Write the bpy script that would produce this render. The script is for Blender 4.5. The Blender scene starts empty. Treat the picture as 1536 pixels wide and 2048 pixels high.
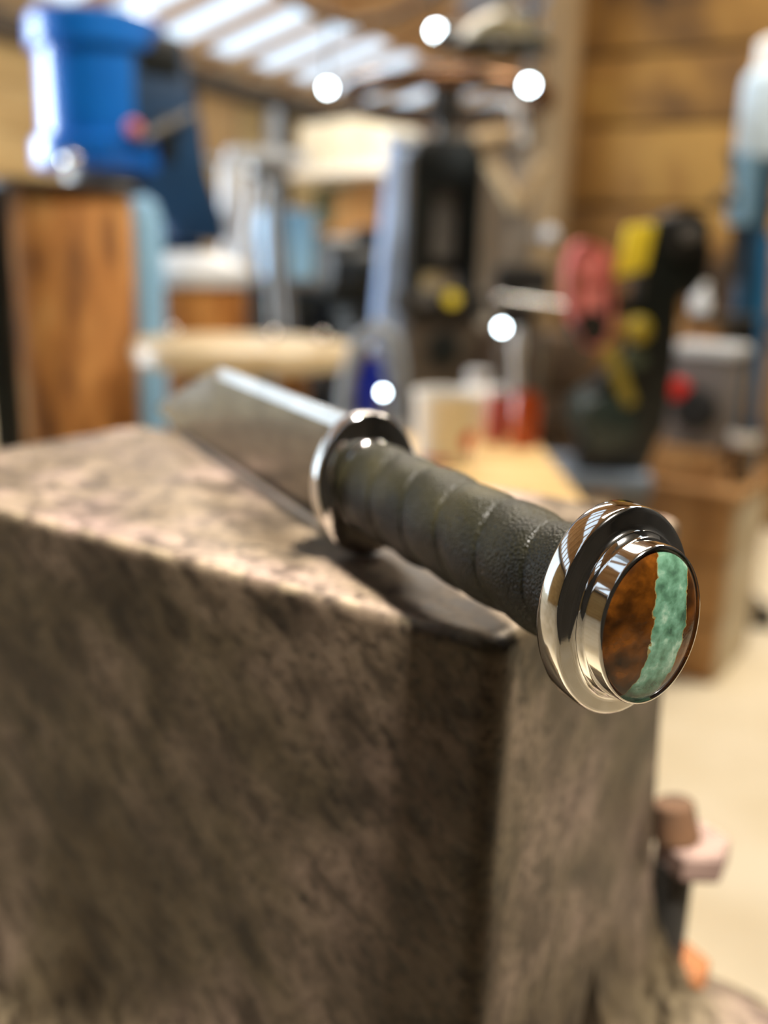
import bpy, bmesh, math, random
from mathutils import Vector, Matrix, noise

random.seed(7)
SC = bpy.context.scene
COL = SC.collection

# ------------------------------------------------------------------ camera
F_PX = 1900.0
R_ = Vector((0.99955607, 0.00772510, 0.02877472))      # camera right
D_ = Vector((0.02979365, -0.25917159, -0.96537165))    # camera down
V_ = Vector((0.0, 0.96580040, -0.25928670))            # camera forward
EYE = Vector((0.0, 0.0, 0.875))
cam = bpy.data.cameras.new('camera')
cam_ob = bpy.data.objects.new('camera', cam)
COL.objects.link(cam_ob)
m3 = Matrix((R_, -D_, -V_)).transposed()
cam_ob.matrix_world = Matrix.Translation(EYE) @ m3.to_4x4()
cam.sensor_fit = 'VERTICAL'
cam.sensor_height = 32.0
cam.lens = F_PX / 2048 * 32.0
cam.clip_start = 0.01
cam.dof.use_dof = True
cam.dof.focus_distance = 0.153
cam.dof.aperture_fstop = cam.lens / 4.3
SC.camera = cam_ob

# ------------------------------------------------------------------ light
SC.view_settings.view_transform = 'Standard'
SC.view_settings.look = 'None'
SC.view_settings.gamma = 1.0
SC.view_settings.use_curve_mapping = False
SC.view_settings.exposure = 0.0
world = bpy.data.worlds.new('sky')
SC.world = world
world.use_nodes = True
bg = world.node_tree.nodes['Background']
bg.inputs['Color'].default_value = (0.80, 0.91, 1.0, 1)
bg.inputs['Strength'].default_value = 1.7


def area(name, loc, target, sx, sy, power, color):
    l = bpy.data.lights.new(name, 'AREA')
    l.shape = 'RECTANGLE'
    l.size, l.size_y = sx, sy
    l.energy = power
    l.color = color
    o = bpy.data.objects.new(name, l)
    COL.objects.link(o)
    o.location = loc
    d = (Vector(target) - Vector(loc)).normalized()
    o.rotation_euler = d.to_track_quat('-Z', 'Y').to_euler()
    return o


key = area('key_lamp', (0.40, -0.36, 2.50), (-0.02, 0.27, 0.8), 0.16, 0.09, 8.2, (1.0, 0.95, 0.88))
key.data.spread = math.radians(34)
area('aisle_fill', (1.6, 2.1, 2.75), (1.5, 2.3, 0), 1.2, 0.25, 76, (1.0, 0.90, 0.76))  # unseen fill light added to brighten the golden wall and floor
bay = area('bay_daylight', (-3.45, 2.95, 1.1), (-0.5, 2.45, 1.1), 1.5, 1.6, 29, (0.74, 0.87, 1.0))
bay.data.spread = math.radians(48)
area('bench_fill', (0.05, 1.15, 2.5), (-0.1, 1.7, 0), 1.0, 0.25, 30, (1.0, 0.90, 0.76))  # unseen fill light added for the rusty post, stool and cups
area('rear_fill', (-0.2, 4.1, 2.5), (-0.2, 4.3, 0), 1.4, 0.25, 80, (1.0, 0.92, 0.8))  # unseen fill light added to brighten the cream cupboard


# ------------------------------------------------------------------ helpers
def ray(px, py):
    return R_ * ((px - 768) / F_PX) + D_ * ((py - 1024) / F_PX) + V_


def pt(px, py, Y):
    v = ray(px, py)
    return EYE + v * (Y / v.y)


def onz(px, py, z):
    v = ray(px, py)
    return EYE + v * ((z - EYE.z) / v.z)


class MB:
    """collects shapes and links them as one mesh"""

    def __init__(self):
        self.bm = bmesh.new()

    def quadgrid(self, rows, close_u=False, close_v=False, cap0=False, cap1=False):
        bm = self.bm
        R = [[bm.verts.new(p) for p in row] for row in rows]
        n = len(R[0])
        for i in range(len(R) - (0 if close_u else 1)):
            a, b = R[i], R[(i + 1) % len(R)]
            for j in range(n - (0 if close_v else 1)):
                k = (j + 1) % n
                bm.faces.new((a[j], a[k], b[k], b[j]))
        if cap0:
            bm.faces.new(list(reversed(R[0])))
        if cap1:
            bm.faces.new(R[-1])
        return self

    def box(self, c, s, rz=0.0, rot=None, bev=0.0):
        M = rot.to_4x4() if rot is not None else Matrix.Rotation(rz, 4, 'Z')
        M = Matrix.Translation(Vector(c)) @ M @ Matrix.Diagonal((s[0], s[1], s[2], 1))
        r = bmesh.ops.create_cube(self.bm, size=1.0, matrix=M)
        if bev > 0:
            es = list({e for v in r['verts'] for e in v.link_edges})
            bmesh.ops.bevel(self.bm, geom=es, offset=bev, segments=2, affect='EDGES', profile=0.6)
        return self

    def lathe(self, prof, c=(0, 0, 0), seg=32, axis=None, sx=1.0, sy=1.0, cap=True):
        c = Vector(c)
        Q = axis.normalized().to_track_quat('Z', 'Y').to_matrix() if axis is not None else Matrix.Identity(3)
        rows = []
        for r, z in prof:
            r = max(r, 1e-5)
            rows.append([c + Q @ Vector((math.cos(2 * math.pi * k / seg) * r * sx, math.sin(2 * math.pi * k / seg) * r * sy, z)) for k in range(seg)])
        return self.quadgrid(rows, close_v=True, cap0=cap, cap1=cap)

    def cyl(self, a, b, r, r2=None, seg=20):
        a, b = Vector(a), Vector(b)
        d = b - a
        L = d.length
        r2 = r if r2 is None else r2
        e = min(r, r2, L / 2) * 0.12
        return self.lathe([(r - e, 0), (r, e), (r2, L - e), (r2 - e, L)], a, seg, d)

    def tube(self, pts, r, seg=10, closed=False):
        P = [Vector(p) for p in pts]
        rows = []
        n = len(P)
        up = Vector((0, 0, 1))
        for i in range(n):
            if closed:
                t = P[(i + 1) % n] - P[i - 1]
            else:
                t = P[min(i + 1, n - 1)] - P[max(i - 1, 0)]
            t.normalize()
            s = t.cross(up)
            if s.length < 1e-3:
                s = t.cross(Vector((1, 0, 0)))
            s.normalize()
            w = s.cross(t)
            rr = r[i] if isinstance(r, (list, tuple)) else r
            rows.append([P[i] + s * math.cos(2 * math.pi * k / seg) * rr + w * math.sin(2 * math.pi * k / seg) * rr for k in range(seg)])
        return self.quadgrid(rows, close_u=closed, close_v=True, cap0=not closed, cap1=not closed)

    def prism(self, poly, c, ux, uy, thick, bev=0.0):
        """extrude the outline poly (along ux, uy) by +-thick/2 across"""
        c, ux, uy = Vector(c), Vector(ux).normalized(), Vector(uy).normalized()
        nn = ux.cross(uy).normalized()
        a = [self.bm.verts.new(c + ux * p[0] + uy * p[1] - nn * thick / 2) for p in poly]
        b = [self.bm.verts.new(c + ux * p[0] + uy * p[1] + nn * thick / 2) for p in poly]
        n = len(poly)
        fs = [self.bm.faces.new(list(reversed(a))), self.bm.faces.new(b)]
        for i in range(n):
            fs.append(self.bm.faces.new((a[i], a[(i + 1) % n], b[(i + 1) % n], b[i])))
        if bev > 0:
            es = list({e for f in fs for e in f.edges})
            bmesh.ops.bevel(self.bm, geom=es, offset=bev, segments=2, affect='EDGES', profile=0.6)
        return self

    def sphere(self, c, r, sz=1.0, seg=20, rings=12):
        prof = [(math.sin(math.pi * i / rings) * r, -math.cos(math.pi * i / rings) * r * sz) for i in range(rings + 1)]
        return self.lathe(prof, c, seg)

    def build(self, name, m, parent=None, smooth=True, angle=38):
        me = bpy.data.meshes.new(name)
        bmesh.ops.remove_doubles(self.bm, verts=self.bm.verts, dist=1e-7)
        bmesh.ops.recalc_face_normals(self.bm, faces=self.bm.faces)
        self.bm.to_mesh(me)
        self.bm.free()
        if smooth:
            for p in me.polygons:
                p.use_smooth = True
            me.set_sharp_from_angle(angle=math.radians(angle))
        me.materials.append(m)
        o = bpy.data.objects.new(name, me)
        COL.objects.link(o)
        if parent is not None:
            o.parent = parent
        return o


def tag(o, label=None, cat=None, group=None, kind=None):
    if label: o['label'] = label
    if cat: o['category'] = cat
    if group: o['group'] = group
    if kind: o['kind'] = kind
    return o


def thing(name, loc, label, cat, rz=0.0, group=None):
    o = bpy.data.objects.new(name, None)
    o.empty_display_size = 0.05
    COL.objects.link(o)
    o.location = loc
    o.rotation_euler = (0, 0, rz)
    return tag(o, label, cat, group)


def struct(name, loc=(0, 0, 0)):
    o = bpy.data.objects.new(name, None)
    COL.objects.link(o)
    o.location = loc
    o['kind'] = 'structure'
    return o


def lin(c):
    return tuple((x / 255 / 12.92) if x / 255 <= 0.04045 else ((x / 255 + 0.055) / 1.055) ** 2.4 for x in c) + (1,)


def mat(name, cols, rough=0.5, metal=0.0, scale=6.0, stretch=(1, 1, 1), rot=(0, 0, 0), bump=0.0, bscale=None, coat=0.0,
        ramp=(0.35, 0.65), detail=5.0, dist=0.0, spec=None):
    """cols: one sRGB colour or a list blended by noise"""
    m = bpy.data.materials.new(name)
    m.use_nodes = True
    nt = m.node_tree
    N, L = nt.nodes, nt.links
    p = N['Principled BSDF']
    p.inputs['Roughness'].default_value = rough
    p.inputs['Metallic'].default_value = metal
    p.inputs['Coat Weight'].default_value = coat
    if spec is not None:
        p.inputs['Specular IOR Level'].default_value = spec
    if not isinstance(cols[0], (tuple, list)):
        cols = [cols]
    tc = N.new('ShaderNodeTexCoord')
    mp = N.new('ShaderNodeMapping')
    mp.inputs['Scale'].default_value = stretch
    mp.inputs['Rotation'].default_value = rot
    L.new(tc.outputs['Object'], mp.inputs['Vector'])
    if len(cols) == 1:
        p.inputs['Base Color'].default_value = lin(cols[0])
    else:
        n = N.new('ShaderNodeTexNoise')
        n.inputs['Scale'].default_value = scale
        n.inputs['Detail'].default_value = detail
        n.inputs['Distortion'].default_value = dist
        L.new(mp.outputs['Vector'], n.inputs['Vector'])
        r = N.new('ShaderNodeValToRGB')
        el = r.color_ramp.elements
        while len(el) < len(cols):
            el.new(0.5)
        for i, c in enumerate(cols):
            el[i].position = ramp[0] + (ramp[1] - ramp[0]) * i / (len(cols) - 1)
            el[i].color = lin(c)
        L.new(n.outputs['Fac'], r.inputs['Fac'])
        L.new(r.outputs['Color'], p.inputs['Base Color'])
    if bump > 0:
        n2 = N.new('ShaderNodeTexNoise')
        n2.inputs['Scale'].default_value = bscale or scale * 3
        n2.inputs['Detail'].default_value = 4
        L.new(mp.outputs['Vector'], n2.inputs['Vector'])
        b = N.new('ShaderNodeBump')
        b.inputs['Strength'].default_value = bump
        b.inputs['Distance'].default_value = 0.1 / (bscale or scale * 3)
        L.new(n2.outputs['Fac'], b.inputs['Height'])
        L.new(b.outputs['Normal'], p.inputs['Normal'])
    return m


def emit(name, col, strength):
    m = bpy.data.materials.new(name)
    m.use_nodes = True
    nt = m.node_tree
    nt.nodes.remove(nt.nodes['Principled BSDF'])
    e = nt.nodes.new('ShaderNodeEmission')
    e.inputs['Color'].default_value = lin(col)
    e.inputs['Strength'].default_value = strength
    nt.links.new(e.outputs[0], nt.nodes['Material Output'].inputs['Surface'])
    return m


# ------------------------------------------------------------------ materials
def anvil_material():
    m = bpy.data.materials.new('forged_iron')
    m.use_nodes = True
    nt = m.node_tree
    N, L = nt.nodes, nt.links
    p = N['Principled BSDF']
    tc = N.new('ShaderNodeTexCoord')
    d0 = Vector((0.60, -0.39, -0.70)).normalized()       # drag marks run down and along the long face
    d1 = Vector((0.55, 0.84, 0.0)).normalized()
    d1 = (d1 - d0 * d0.dot(d1)).normalized()
    SROT = Matrix((d0, d1, d0.cross(d1))).transposed().to_euler()

    def noise(sc, det, stretch=(1, 1, 1), rot=(0, 0, 0), dist=0.0, rough=0.55):
        mp = N.new('ShaderNodeMapping')
        mp.vector_type = 'TEXTURE'
        mp.inputs['Scale'].default_value = stretch
        mp.inputs['Rotation'].default_value = rot
        L.new(tc.outputs['Object'], mp.inputs['Vector'])
        n = N.new('ShaderNodeTexNoise')
        n.inputs['Scale'].default_value = sc
        n.inputs['Detail'].default_value = det
        n.inputs['Roughness'].default_value = rough
        n.inputs['Distortion'].default_value = dist
        L.new(mp.outputs['Vector'], n.inputs['Vector'])
        return n.outputs['Fac']

    def ramp(src, stops):
        r = N.new('ShaderNodeValToRGB')
        el = r.color_ramp.elements
        while len(el) < len(stops):
            el.new(0.5)
        for i, (q, c) in enumerate(stops):
            el[i].position = q
            el[i].color = lin(c)
        L.new(src, r.inputs['Fac'])
        return r.outputs['Color']

    def mix(fac, a, b, mode='MIX'):
        x = N.new('ShaderNodeMix')
        x.data_type = 'RGBA'
        x.blend_type = mode
        if isinstance(fac, float):
            x.inputs['Factor'].default_value = fac
        else:
            L.new(fac, x.inputs['Factor'])
        L.new(a, x.inputs['A'])
        L.new(b, x.inputs['B'])
        return x.outputs['Result']

    broad = noise(22, 4, dist=0.4)
    # diagonal hammer drag marks, long axis running down and across
    streak = noise(150, 5, (2.2, 1.0, 1.0), SROT, 0.3, 0.6)
    blot = noise(50, 5, (1.5, 1, 1), SROT, 0.3)
    fine = noise(420, 5)
    base = ramp(broad, [(0.30, (88, 72, 50)), (0.46, (116, 101, 82)), (0.60, (146, 126, 112)), (0.74, (164, 140, 130))])
    dark = ramp(streak, [(0.36, (70, 56, 40)), (0.50, (255, 255, 255))])
    c = mix(0.7, base, dark, 'MULTIPLY')
    bl = ramp(blot, [(0.36, (84, 68, 48)), (0.56, (255, 255, 255))])
    c = mix(0.6, c, bl, 'MULTIPLY')
    fc = ramp(fine, [(0.34, (100, 88, 74)), (0.50, (255, 255, 255)), (0.75, (255, 250, 245))])
    c = mix(0.65, c, fc, 'MULTIPLY')
    pit = ramp(noise(260, 3, (1.6, 1, 1), SROT), [(0.29, (70, 56, 40)), (0.36, (255, 255, 255))])
    c = mix(0.8, c, pit, 'MULTIPLY')
    geo = N.new('ShaderNodeNewGeometry')
    sx = N.new('ShaderNodeSeparateXYZ')
    L.new(geo.outputs['Normal'], sx.inputs[0])
    wear = ramp(sx.outputs['Z'], [(0.30, (0, 0, 0)), (0.60, (255, 255, 255)), (0.90, (255, 255, 255)), (0.985, (0, 0, 0))])
    patchy = ramp(noise(140, 4), [(0.44, (0, 0, 0)), (0.62, (255, 255, 255))])
    wm = mix(1.0, wear, patchy, 'MULTIPLY')
    worn = N.new('ShaderNodeRGB')
    worn.outputs[0].default_value = lin((196, 176, 148))
    half = N.new('ShaderNodeMath')
    half.operation = 'MULTIPLY'
    half.inputs[1].default_value = 0.45
    L.new(wm, half.inputs[0])
    c = mix(half.outputs[0], c, worn.outputs[0])
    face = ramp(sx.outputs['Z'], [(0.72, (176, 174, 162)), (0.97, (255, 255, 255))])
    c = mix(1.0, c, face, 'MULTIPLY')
    L.new(c, p.inputs['Base Color'])
    p.inputs['Metallic'].default_value = 0.35
    rr = N.new('ShaderNodeMapRange')
    rr.inputs['To Min'].default_value = 0.30
    rr.inputs['To Max'].default_value = 0.62
    L.new(streak, rr.inputs['Value'])
    L.new(rr.outputs['Result'], p.inputs['Roughness'])
    b1 = N.new('ShaderNodeBump')
    b1.inputs['Strength'].default_value = 0.45
    b1.inputs['Distance'].default_value = 0.0012
    L.new(streak, b1.inputs['Height'])
    b2 = N.new('ShaderNodeBump')
    b2.inputs['Strength'].default_value = 0.45
    flat = N.new('ShaderNodeMapRange')
    flat.inputs['From Min'].default_value = 0.4
    flat.inputs['From Max'].default_value = 0.95
    flat.inputs['To Min'].default_value = 0.45
    flat.inputs['To Max'].default_value = 0.12
    L.new(sx.outputs['Z'], flat.inputs['Value'])
    L.new(flat.outputs['Result'], b1.inputs['Strength'])
    L.new(flat.outputs['Result'], b2.inputs['Strength'])
    b2.inputs['Distance'].default_value = 0.0006
    L.new(fine, b2.inputs['Height'])
    L.new(b1.outputs['Normal'], b2.inputs['Normal'])
    L.new(b2.outputs['Normal'], p.inputs['Normal'])
    return m


def leather_material():
    m = mat('black_leather', [(16, 15, 7), (27, 25, 12), (42, 38, 20)], rough=0.38, scale=60, ramp=(0.35, 0.72))
    nt = m.node_tree
    N, L = nt.nodes, nt.links
    p = N['Principled BSDF']
    p.inputs['Specular IOR Level'].default_value = 0.26
    tc = N.new('ShaderNodeTexCoord')
    v = N.new('ShaderNodeTexVoronoi')
    v.feature = 'SMOOTH_F1'
    v.inputs['Scale'].default_value = 1900
    v.inputs['Smoothness'].default_value = 0.5
    L.new(tc.outputs['Object'], v.inputs['Vector'])
    n = N.new('ShaderNodeTexNoise')
    n.inputs['Scale'].default_value = 160
    n.inputs['Detail'].default_value = 3
    L.new(tc.outputs['Object'], n.inputs['Vector'])
    b1 = N.new('ShaderNodeBump')
    b1.inputs['Strength'].default_value = 0.18
    b1.inputs['Distance'].default_value = 0.0010
    L.new(n.outputs['Fac'], b1.inputs['Height'])
    b = N.new('ShaderNodeBump')
    b.invert = True
    b.inputs['Strength'].default_value = 0.7
    b.inputs['Distance'].default_value = 0.00036
    L.new(v.outputs['Distance'], b.inputs['Height'])
    L.new(b1.outputs['Normal'], b.inputs['Normal'])
    L.new(b.outputs['Normal'], p.inputs['Normal'])
    return m


def stone_material():
    """brown stone crossed by a ragged green vein; Y runs across the face, Z up"""
    m = bpy.data.materials.new('banded_stone')
    m.use_nodes = True
    nt = m.node_tree
    N, L = nt.nodes, nt.links
    p = N['Principled BSDF']
    tc = N.new('ShaderNodeTexCoord')
    sep = N.new('ShaderNodeSeparateXYZ')
    L.new(tc.outputs['Object'], sep.inputs[0])

    def noise(sc, det=5, dist=0.0):
        n = N.new('ShaderNodeTexNoise')
        n.inputs['Scale'].default_value = sc
        n.inputs['Detail'].default_value = det
        n.inputs['Distortion'].default_value = dist
        L.new(tc.outputs['Object'], n.inputs['Vector'])
        return n.outputs['Fac']

    def math_(op, a, b):
        x = N.new('ShaderNodeMath')
        x.operation = op
        for i, s in enumerate((a, b)):
            if isinstance(s, float):
                x.inputs[i].default_value = s
            else:
                L.new(s, x.inputs[i])
        return x.outputs[0]

    def ramp(src, stops):
        r = N.new('ShaderNodeValToRGB')
        el = r.color_ramp.elements
        while len(el) < len(stops):
            el.new(0.5)
        for i, (q, c) in enumerate(stops):
            el[i].position = q
            el[i].color = lin(c)
        L.new(src, r.inputs['Fac'])
        return r.outputs['Color']

    wob = math_('MULTIPLY', math_('SUBTRACT', noise(420, 6, 0.5), 0.5), 0.0022)
    wob2 = math_('MULTIPLY', math_('SUBTRACT', noise(110, 2), 0.5), 0.0022)
    y = math_('ADD', math_('ADD', sep.outputs['Y'], wob), wob2)
    y = math_('SUBTRACT', y, math_('MULTIPLY', sep.outputs['Z'], 0.055))
    zl = math_('MAXIMUM', math_('MULTIPLY', math_('ADD', sep.outputs['Z'], 0.003), -1.0), 0.0)
    y = math_('ADD', y, math_('MULTIPLY', math_('MULTIPLY', zl, zl), 40.0))
    inside = math_('MULTIPLY', math_('GREATER_THAN', y, -0.0009), math_('LESS_THAN', y, 0.0059))
    edge = math_('MULTIPLY', math_('GREATER_THAN', y, -0.00105), math_('LESS_THAN', y, 0.00605))
    brown = ramp(noise(250, 9, 0.15), [(0.30, (18, 7, 1)), (0.45, (44, 21, 2)), (0.60, (66, 34, 4)), (0.74, (92, 50, 9))])
    green = ramp(noise(380, 9, 0.2), [(0.30, (36, 56, 42)), (0.45, (58, 86, 66)), (0.58, (76, 106, 86)), (0.74, (128, 144, 124))])
    rim = N.new('ShaderNodeMix')
    rim.data_type = 'RGBA'
    L.new(edge, rim.inputs['Factor'])
    L.new(brown, rim.inputs['A'])
    rim.inputs['B'].default_value = lin((92, 80, 46))
    mx = N.new('ShaderNodeMix')
    mx.data_type = 'RGBA'
    L.new(inside, mx.inputs['Factor'])
    L.new(rim.outputs['Result'], mx.inputs['A'])
    L.new(green, mx.inputs['B'])
    L.new(mx.outputs['Result'], p.inputs['Base Color'])
    p.inputs['Roughness'].default_value = 0.22
    p.inputs['Coat Weight'].default_value = 0.6
    p.inputs['Coat Roughness'].default_value = 0.06
    b = N.new('ShaderNodeBump')
    b.inputs['Strength'].default_value = 0.5
    b.inputs['Distance'].default_value = 0.00025
    L.new(math_('ADD', noise(500, 6), math_('MULTIPLY', inside, 0.6)), b.inputs['Height'])
    L.new(b.outputs['Normal'], p.inputs['Normal'])
    return m


def glazing_material(name, tint):
    m = bpy.data.materials.new(name)
    m.use_nodes = True
    nt = m.node_tree
    N, L = nt.nodes, nt.links
    N.remove(N['Principled BSDF'])
    t = N.new('ShaderNodeBsdfTransparent')
    t.inputs['Color'].default_value = (0.95 * tint, 0.97 * tint, tint, 1)
    d = N.new('ShaderNodeBsdfTranslucent')
    d.inputs['Color'].default_value = (0.85, 0.9, 0.95, 1)
    mx = N.new('ShaderNodeMixShader')
    mx.inputs[0].default_value = 0.25
    L.new(t.outputs[0], mx.inputs[1])
    L.new(d.outputs[0], mx.inputs[2])
    L.new(mx.outputs[0], N['Material Output'].inputs['Surface'])
    return m


IRON = anvil_material()
LEATHER = leather_material()
STONE = stone_material()
GLAZE = glazing_material('clear_roof_sheet', 1.0)
GLAZE2 = glazing_material('dusty_roof_sheet', 0.30)
POLISH = mat('polished_steel', [(205, 202, 198), (228, 226, 222)], rough=0.07, metal=1.0, scale=40, bump=0.03, bscale=220)
BLADE = mat('ground_blade_steel', [(112, 105, 92), (140, 133, 118)], rough=0.27, metal=1.0, scale=60, stretch=(1, 1, 4), bump=0.06, bscale=180)
RUST = mat('rusty_steel', [(112, 72, 34), (168, 112, 54), (196, 140, 76), (178, 158, 112)], rough=0.8, scale=11, stretch=(1.4, 1.4, 0.4), ramp=(0.34, 0.66), bump=0.15)
RUSTD = mat('dark_rust', [(84, 52, 26), (140, 84, 38)], rough=0.8, scale=60)
DARKST = mat('dark_steel', [(28, 28, 26), (52, 48, 42)], rough=0.5, scale=9, metal=0.2)
GREYST = mat('grey_steel', [(100, 97, 92), (128, 125, 120)], rough=0.42, metal=0.35, scale=8)
PALEST = mat('pale_grey_paint', [(196, 200, 204), (216, 220, 224)], rough=0.4, scale=6)
BLUE = mat('blue_paint', [(4, 92, 184), (8, 112, 208)], rough=0.35, scale=4, coat=0.3)
NAVY = mat('navy_paint', [(6, 42, 72), (10, 58, 96)], rough=0.45, scale=5)
BLUEW = mat('pale_blue_paint', [(120, 172, 214), (150, 196, 228)], rough=0.4, scale=5)
TEAL = mat('teal_blue_paint', [(14, 60, 84), (22, 84, 116)], rough=0.45, scale=5)
BLACK = mat('black_paint', [(10, 13, 11), (20, 25, 21)], rough=0.4, scale=8)
BLACKR = mat('black_rubber', [(14, 14, 14), (24, 24, 24)], rough=0.7, scale=10)
YELLOW = mat('yellow_paint', [(244, 216, 50), (250, 226, 66)], rough=0.5, scale=10)
PINK = mat('red_abrasive_belt', [(222, 116, 114), (234, 142, 134)], rough=0.8, scale=20)
REDP = mat('red_plastic', [(208, 34, 18), (222, 44, 26)], rough=0.35, scale=10)
WHITE = mat('white_plastic', [(236, 234, 228), (244, 242, 238)], rough=0.45, scale=5)
CREAM = mat('cream_board', [(220, 212, 190), (232, 226, 208)], rough=0.7, scale=3)
ORANGE = mat('orange_glaze', [(168, 66, 14), (196, 84, 22)], rough=0.3, scale=8, coat=0.4)
REDJ = mat('red_lacquer', [(168, 62, 44), (186, 78, 56)], rough=0.4, scale=8)
BLUEP = mat('cobalt_plastic', [(12, 34, 150), (20, 46, 176)], rough=0.35, scale=8)
WOOD = mat('pale_bench_wood', [(196, 158, 98), (222, 186, 124), (232, 204, 148)], rough=0.65, scale=5, stretch=(0.6, 6, 6), bump=0.1)
WOODB = mat('brown_wood', [(120, 84, 46), (164, 120, 70), (186, 144, 92)], rough=0.7, scale=6, stretch=(1, 1, 0.4), bump=0.1)
WOODD = mat('dark_wood', [(56, 42, 28), (88, 68, 46)], rough=0.75, scale=7, stretch=(4, 4, 0.6), bump=0.1)
CEDAR = mat('orange_stave_wood', [(138, 82, 30), (180, 118, 52), (200, 142, 74)], rough=0.65, scale=7, stretch=(3, 3, 0.5), bump=0.1)
RAFTER = mat('rafter_wood', [(196, 152, 106), (220, 180, 134)], rough=0.8, scale=4, bump=0.1)
EAVE = mat('dark_beam_wood', [(60, 50, 38), (84, 70, 54)], rough=0.8, scale=4, bump=0.1)
TANW = mat('tan_wall_board', [(178, 146, 96), (206, 176, 122)], rough=0.8, scale=2, stretch=(1, 1, 3))
GREYW = mat('grey_tan_wall_board', [(122, 104, 84), (160, 140, 116)], rough=0.85, scale=2, stretch=(3, 3, 0.6))
GOLDW = mat('golden_wall_board', [(46, 30, 8), (108, 74, 26), (138, 99, 40), (154, 116, 52)], rough=0.75, scale=3.2, stretch=(1, 1, 1.2), ramp=(0.33, 0.66), dist=0.5, bump=0.1)
SAGEW = mat('plain_dark_wall', [(44, 42, 39), (60, 58, 54)], rough=0.9, scale=2)
FLOORM = mat('pale_concrete', [(206, 190, 158), (222, 208, 178), (232, 220, 194)], rough=0.75, scale=2.5, bump=0.05)
CARD = mat('cardboard', [(178, 140, 92), (194, 156, 106)], rough=0.85, scale=4)
OLIVE = mat('olive_enamel', [(100, 92, 66), (124, 114, 84)], rough=0.4, scale=6)
GREEN = mat('dull_green_paint', [(74, 84, 66), (96, 106, 86)], rough=0.6, scale=6)
GLOW = emit('bulb_and_glint_glow', (225, 245, 255), 40)  # shared by the real bulb and the imitated bright highlights

# ------------------------------------------------------------------ setting
fl = MB().box((0.5, 2.5, -0.05), (12, 15, 0.1)).build('floor', FLOORM)
fl['kind'] = 'structure'

# eave line of the left wall
EZ = 2.05
E0, E1 = onz(0, 45, EZ), onz(520, 190, EZ)
ED = (E1 - E0).normalized()                 # along the wall, away from the camera
EN = Vector((ED.y, -ED.x, 0))               # into the room
WB = -ED.xy.length
wl = struct('wall_left')
S0, S1 = -1.9, 6.2                            # in view: from S0 to S1 along ED from E0
for A0, A1 in ((S0, S1), (-9.6, -4.1)):       # an open bay between the two stretches lets daylight in
    for k in range(8):
        z0, z1 = k * 0.252, (k + 1) * 0.252 - 0.008
        off = random.uniform(-0.004, 0.004)
        c = E0 + ED * ((A0 + A1) / 2) - EN * (0.05 + off)
        c.z = (z0 + z1) / 2
        MB().box(c, (A1 - A0, 0.04, z1 - z0), math.atan2(ED.y, ED.x), bev=0.004).build('plank', TANW, wl)
    c = E0 + ED * ((A0 + A1) / 2) - EN * 0.09
    c.z = 1.02
    MB().box(c, (A1 - A0, 0.03, 2.04), math.atan2(ED.y, ED.x)).build('backing', EAVE, wl)
S0 = -9.6


def wallpt(px, py, off=0.0):
    """the point of the left wall seen at a pixel"""
    v = ray(px, py)
    tt = ((E0 + EN * off - EYE).xy.dot(EN.xy)) / v.xy.dot(EN.xy)
    return EYE + v * tt


c = E0 + ED * ((S0 + S1) / 2) + EN * 0.0
tr = MB().box((c.x, c.y, EZ - 0.02), (S1 - S0, 0.16, 0.14), math.atan2(ED.y, ED.x), bev=0.008).build('trim_1', EAVE)
tr['kind'] = 'structure'

# roof: rafters rising from the eave, clear sheets between them
roof = struct('ceiling')
SL = math.radians(16)
RU = (EN * math.cos(SL) + Vector((0, 0, 1)) * math.sin(SL)).normalized()   # up the slope
RN = ED.cross(RU).normalized()
if RN.z < 0:
    RN = -RN
rotR = Matrix((RU, ED, RU.cross(ED))).transposed()
RB = E0 + Vector((0, 0, 0.10))
PITCH = 0.52
KR0, KR1 = -18, 12
for k in range(KR0, KR1 + 1):
    a = RB + ED * (k * PITCH)
    MB().box(a + RU * 2.6 + RN * 0.045, (5.6, 0.13, 0.05), rot=rotR, bev=0.006).build('rafter', RAFTER, roof)
bands = [(-0.2, 0.04, 'wood'), (0.04, 0.85, 'clear'), (0.85, 1.50, 'wood'), (1.50, 2.10, 'dull'), (2.10, 2.45, 'wood'), (2.45, 3.25, 'near'), (3.25, 5.6, 'wood')]
L0, L1 = KR0 * PITCH, KR1 * PITCH
for u0, u1, kd in bands:
    if kd != 'wood':
        K1 = KR0 + 3 if kd != 'dull' else -3
        for k in range(KR0, K1):
            MB().box(RB + ED * ((k + 0.5) * PITCH) + RU * ((u0 + u1) / 2) + RN * 0.085, (u1 - u0, PITCH - 0.004, 0.02), rot=rotR).build('roof_board', RAFTER, roof)
        if kd == 'near':
            for k in range(-3, KR1):
                MB().box(RB + ED * ((k + 0.5) * PITCH) + RU * ((u0 + u1) / 2) + RN * 0.085, (u1 - u0, PITCH - 0.004, 0.02), rot=rotR).build('roof_board', RAFTER, roof)
        for k in range(K1, -3 if kd == 'near' else KR1):  # the 'near' row is unseen, added for white reflections on the pommel
            MB().box(RB + ED * ((k + 0.5) * PITCH) + RU * ((u0 + u1) / 2) + RN * 0.085, (u1 - u0, PITCH - 0.004, 0.006), rot=rotR).build('roof_pane', GLAZE2 if kd == 'dull' else GLAZE, roof)
    else:
        n = max(1, round((u1 - u0) / 0.24))
        for j in range(n):
            w = (u1 - u0) / n
            MB().box(RB + ED * ((L0 + L1) / 2) + RU * (u0 + (j + 0.5) * w) + RN * 0.10, (w - 0.006, L1 - L0 + 0.5, 0.03), rot=rotR).build('roof_board', RAFTER, roof)

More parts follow.
